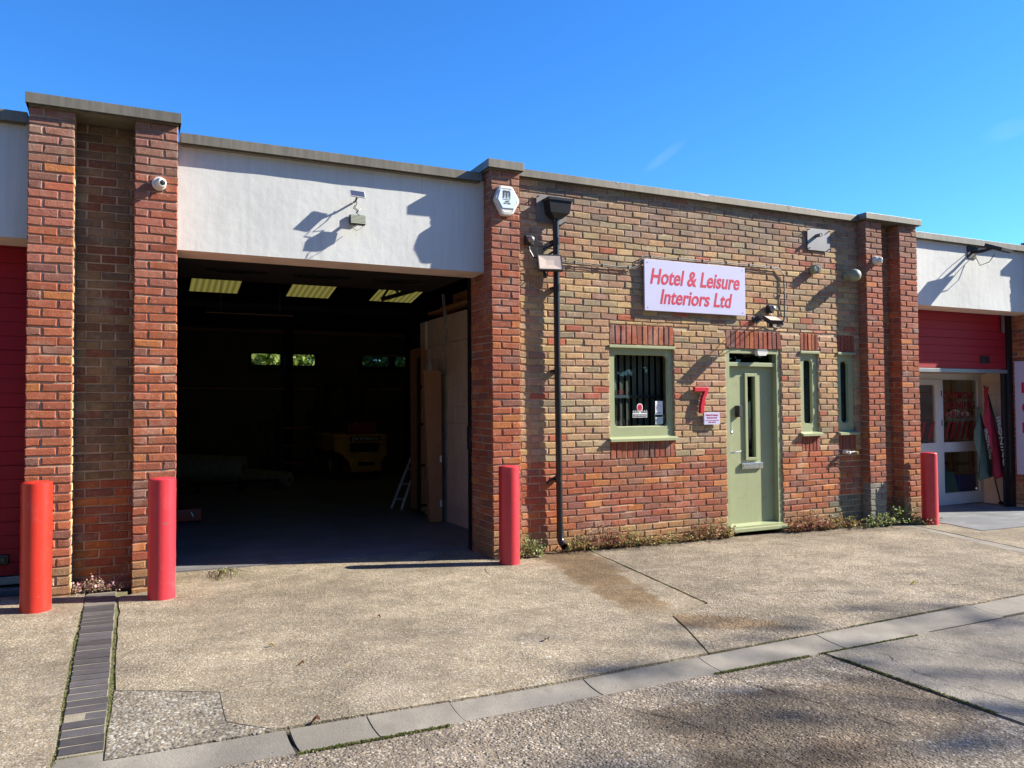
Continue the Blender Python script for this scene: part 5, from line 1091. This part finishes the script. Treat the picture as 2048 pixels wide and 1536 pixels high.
# moss along joints
def moss(pts, n, w, lab, hi=.012):
    mb = MB(); 
    L_ = [math.dist(a_, b_) for a_, b_ in zip(pts, pts[1:])]; T = sum(L_)
    for i in range(n):
        u = rnd.random()*T; k = 0
        while u > L_[k] and k < len(L_)-1: u -= L_[k]; k += 1
        a_, b_ = pts[k], pts[k+1]; q = u/L_[k]; x = a_[0]+(b_[0]-a_[0])*q+rnd.gauss(0, w*.4); y = a_[1]+(b_[1]-a_[1])*q+rnd.gauss(0, w*.4); zz = a_[2]+(b_[2]-a_[2])*q
        g = rnd.uniform(.6, 1.3); mb.col = rnd.choice(((.10*g,.14*g,.025*g),(.15*g,.18*g,.03*g),(.09*g,.09*g,.04*g),(.22*g,.20*g,.08*g)))
        leafquad(mb, Vector((x, y, gz(x)+zz)), rnd.uniform(.5,1)*hi, Vector((rnd.gauss(0,.6), rnd.gauss(0,.6), 1)), .8)
    return tag(mb.build('moss', M['leaf'], None), lab, 'moss', kind='stuff')
z = -.028
moss([(.67,3.645,z),(1.4,3.650,z)], 1500, .016, 'green moss line along the road side of the near kerb')
moss([(3.10,3.695,z),(3.85,3.706,z)], 1500, .018, 'green moss along the road edge of the kerb before the green door')
moss([(3.95,3.71,z),(4.9,3.73,z)], 900, .010, 'thin moss line along the farther kerb edge')
moss([(4.0,3.6,z),(4.0,2.6,z)], 1200, .012, 'moss filled joint crossing the road')
moss([(3.29,3.96,-.008),(4.3,4.0,-.008)], 350, .010, 'moss specks behind the kerb', .010)
moss([(4.6,4.03,-.008),(6.2,4.11,-.008)], 900, .012, 'moss line behind the far part of the kerb', .010)
moss([(4.47,7.3,-.006),(4.10,4.98,-.006)], 900, .008, 'thin moss in the joint of the forecourt slabs', .008)
moss([(-.318,3.93,-.006),(-.318,4.3,-.006),(-.332,4.9,-.006),(-.354,6.2,-.007)], 1500, .020, 'yellow moss along the left edge of the brick strip', .009)
moss([(-.115,6.2,-.006),(-.105,4.7,-.004),(-.11,4.1,-.004)], 650, .010, 'moss along the right edge of the brick strip', .009)
# fallen leaves
for (x, y, s_, c, lb) in ((.80,3.905,.045,(.24,.09,.04),'curled brown leaf standing at the near kerb edge'), (1.62,5.65,.03,(.20,.06,.05),'small dark red leaf lying on the concrete before the bay'), (.80,5.25,.035,(.34,.26,.08),'pale yellow leaf on the concrete right of the brick strip'), (2.46,4.62,.05,(.26,.20,.13),'twisted dry leaf on the middle of the forecourt'), (.90,4.80,.035,(.28,.13,.06),'narrow brown leaf near the coarse concrete patch'), (6.2,4.75,.045,(.42,.36,.06),'yellow leaf on the rough concrete on the right')):
    mb = MB(); mb.col = c; g = gz(x); n = 5
    a_ = rnd.uniform(0, 3); d = Vector((math.cos(a_), math.sin(a_), 0)); sd = Vector((-d.y, d.x, 0)); vs = []
    for i in range(n+1):
        q = i/n; w = s_*.32*math.sin(math.pi*min(.98, max(.04, q)))**.8; p = Vector((x,y,g+.004))+d*s_*(q-.5)+Vector((0,0,.010*math.sin(q*5)+.004)); vs += [p+sd*w+Vector((0,0,.010)), p, p-sd*w+Vector((0,0,.012))]
    mb.add(vs, [(3*i+j, 3*i+j+1, 3*i+j+4, 3*i+j+3) for i in range(n) for j in range(2)]); tag(mb.build('fallen_leaf', M['leaf'], None, loc=(0,0,0)), lb, 'leaf', 'fallen leaves')

# trees
def tree(x, y, z0, h, rc, zc, nl, ls, pal, label, squash=.8, group=None, clumps=60, name='tree', bare=.0):
    t = thing(name, (x, y, z0), label, 'tree', group); tk = MB(); top = Vector((x+rnd.uniform(-.3,.3), y, zc+rc*squash*.5)); base_ = Vector((x, y, z0))
    tk.tube([base_, base_.lerp(top,.35)+Vector((rnd.uniform(-.1,.1),0,0)), base_.lerp(top,.7), top], [h*.022, h*.016, h*.009, h*.003], 9)
    cs = []
    for i in range(clumps):
        while True:
            v = Vector((rnd.uniform(-1,1), rnd.uniform(-1,1), rnd.uniform(-1,1)))
            if .25 < v.length < 1: break
        c = Vector((x, y, zc))+Vector((v.x*rc, v.y*rc, v.z*rc*squash)); cs.append((c, rc*rnd.uniform(.13,.26)))
        if i % 2 == 0:
            q = rnd.uniform(.35, .9); s0 = base_.lerp(top, q); md = s0.lerp(c, .5)+Vector((0,0,rc*.08)); tk.tube([s0, md, c], [h*.006, h*.004, h*.0012], 5, cap=False)
    tk.build('trunk', M['bark'], t); lv = MB()
    for i in range(nl):
        c, r0 = rnd.choice(cs); v = Vector((rnd.gauss(0,.55), rnd.gauss(0,.55), rnd.gauss(0,.45)))*r0; lv.col = jit(rnd.choice(pal), .25); leafquad(lv, c+v, ls*rnd.uniform(.6,1.4), w=.75)
    lv.build('crown', M['leaf'], t)
TG = [(.055,.10,.02),(.075,.13,.025),(.10,.15,.035),(.04,.075,.018)]
TY = [(.13,.17,.03),(.17,.20,.045),(.10,.14,.03),(.20,.22,.06)]
for (x, y, rc, pal, lb) in ((3.2,23.0,1.7,TY,'yellow green tree seen through the left rear window'), (5.4,23.6,1.7,TG,'dark green tree seen between the rear windows'), (7.4,23.2,1.8,TG,'dark leafy tree seen through the right rear window'), (.6,26,1.8,TG,'dark green tree behind the left of the workshop'), (9.8,26,1.9,TG,'green tree behind the right of the workshop')):
    tree(x, y, gz(x)-.1, 4.5, rc, 2.9, 4200, .20, [tuple(min(.6,v*1.8) for v in c) for c in pal], lb, .95, 'trees behind the workshop', 90)
# tall trees over the road to the south east whose thin crowns dapple the road
for (x, y, zc, rc, n, cl_, lb) in ((24.5,-4.6,12.6,3.2,560,40,'tall thin tree across the road, nearest the units'), (33.0,-7.2,15.6,3.4,720,44,'tallest thin crowned tree across the road'), (29.5,-9.2,14.2,3.4,620,40,'bushy crowned tree across the road behind the others')):
    tree(x, y, gz(x)-.1, 15, rc, zc, n, .20, TG, lb, .75, 'tall trees across the road', cl_)

# unseen tree belt behind the camera, added to cut sky light and darken reflections
for i, (x, y) in enumerate(((-24,-13),(-15.5,-15),(-7.5,-12.5),(1,-14.5),(9,-12.5),(17,-15.5),(-20,-4),(-30,2),(23,-17),(31,-15),(40,-19))):
    tree(x, y, gz(x)-.1, 11, 5.4, 5.6, 1500, .85, TG, ('unseen big dark tree added across the road to block sky light, %s' % ('far left','left of the camera','behind the camera on the left','straight behind the camera','behind the camera on the right','right of the camera','beside the road on the left','at the far left end of the road','well right of the camera','farther right of the camera','farthest right behind the others')[i]), 1.0, 'unseen dark trees added to block sky light', 60)
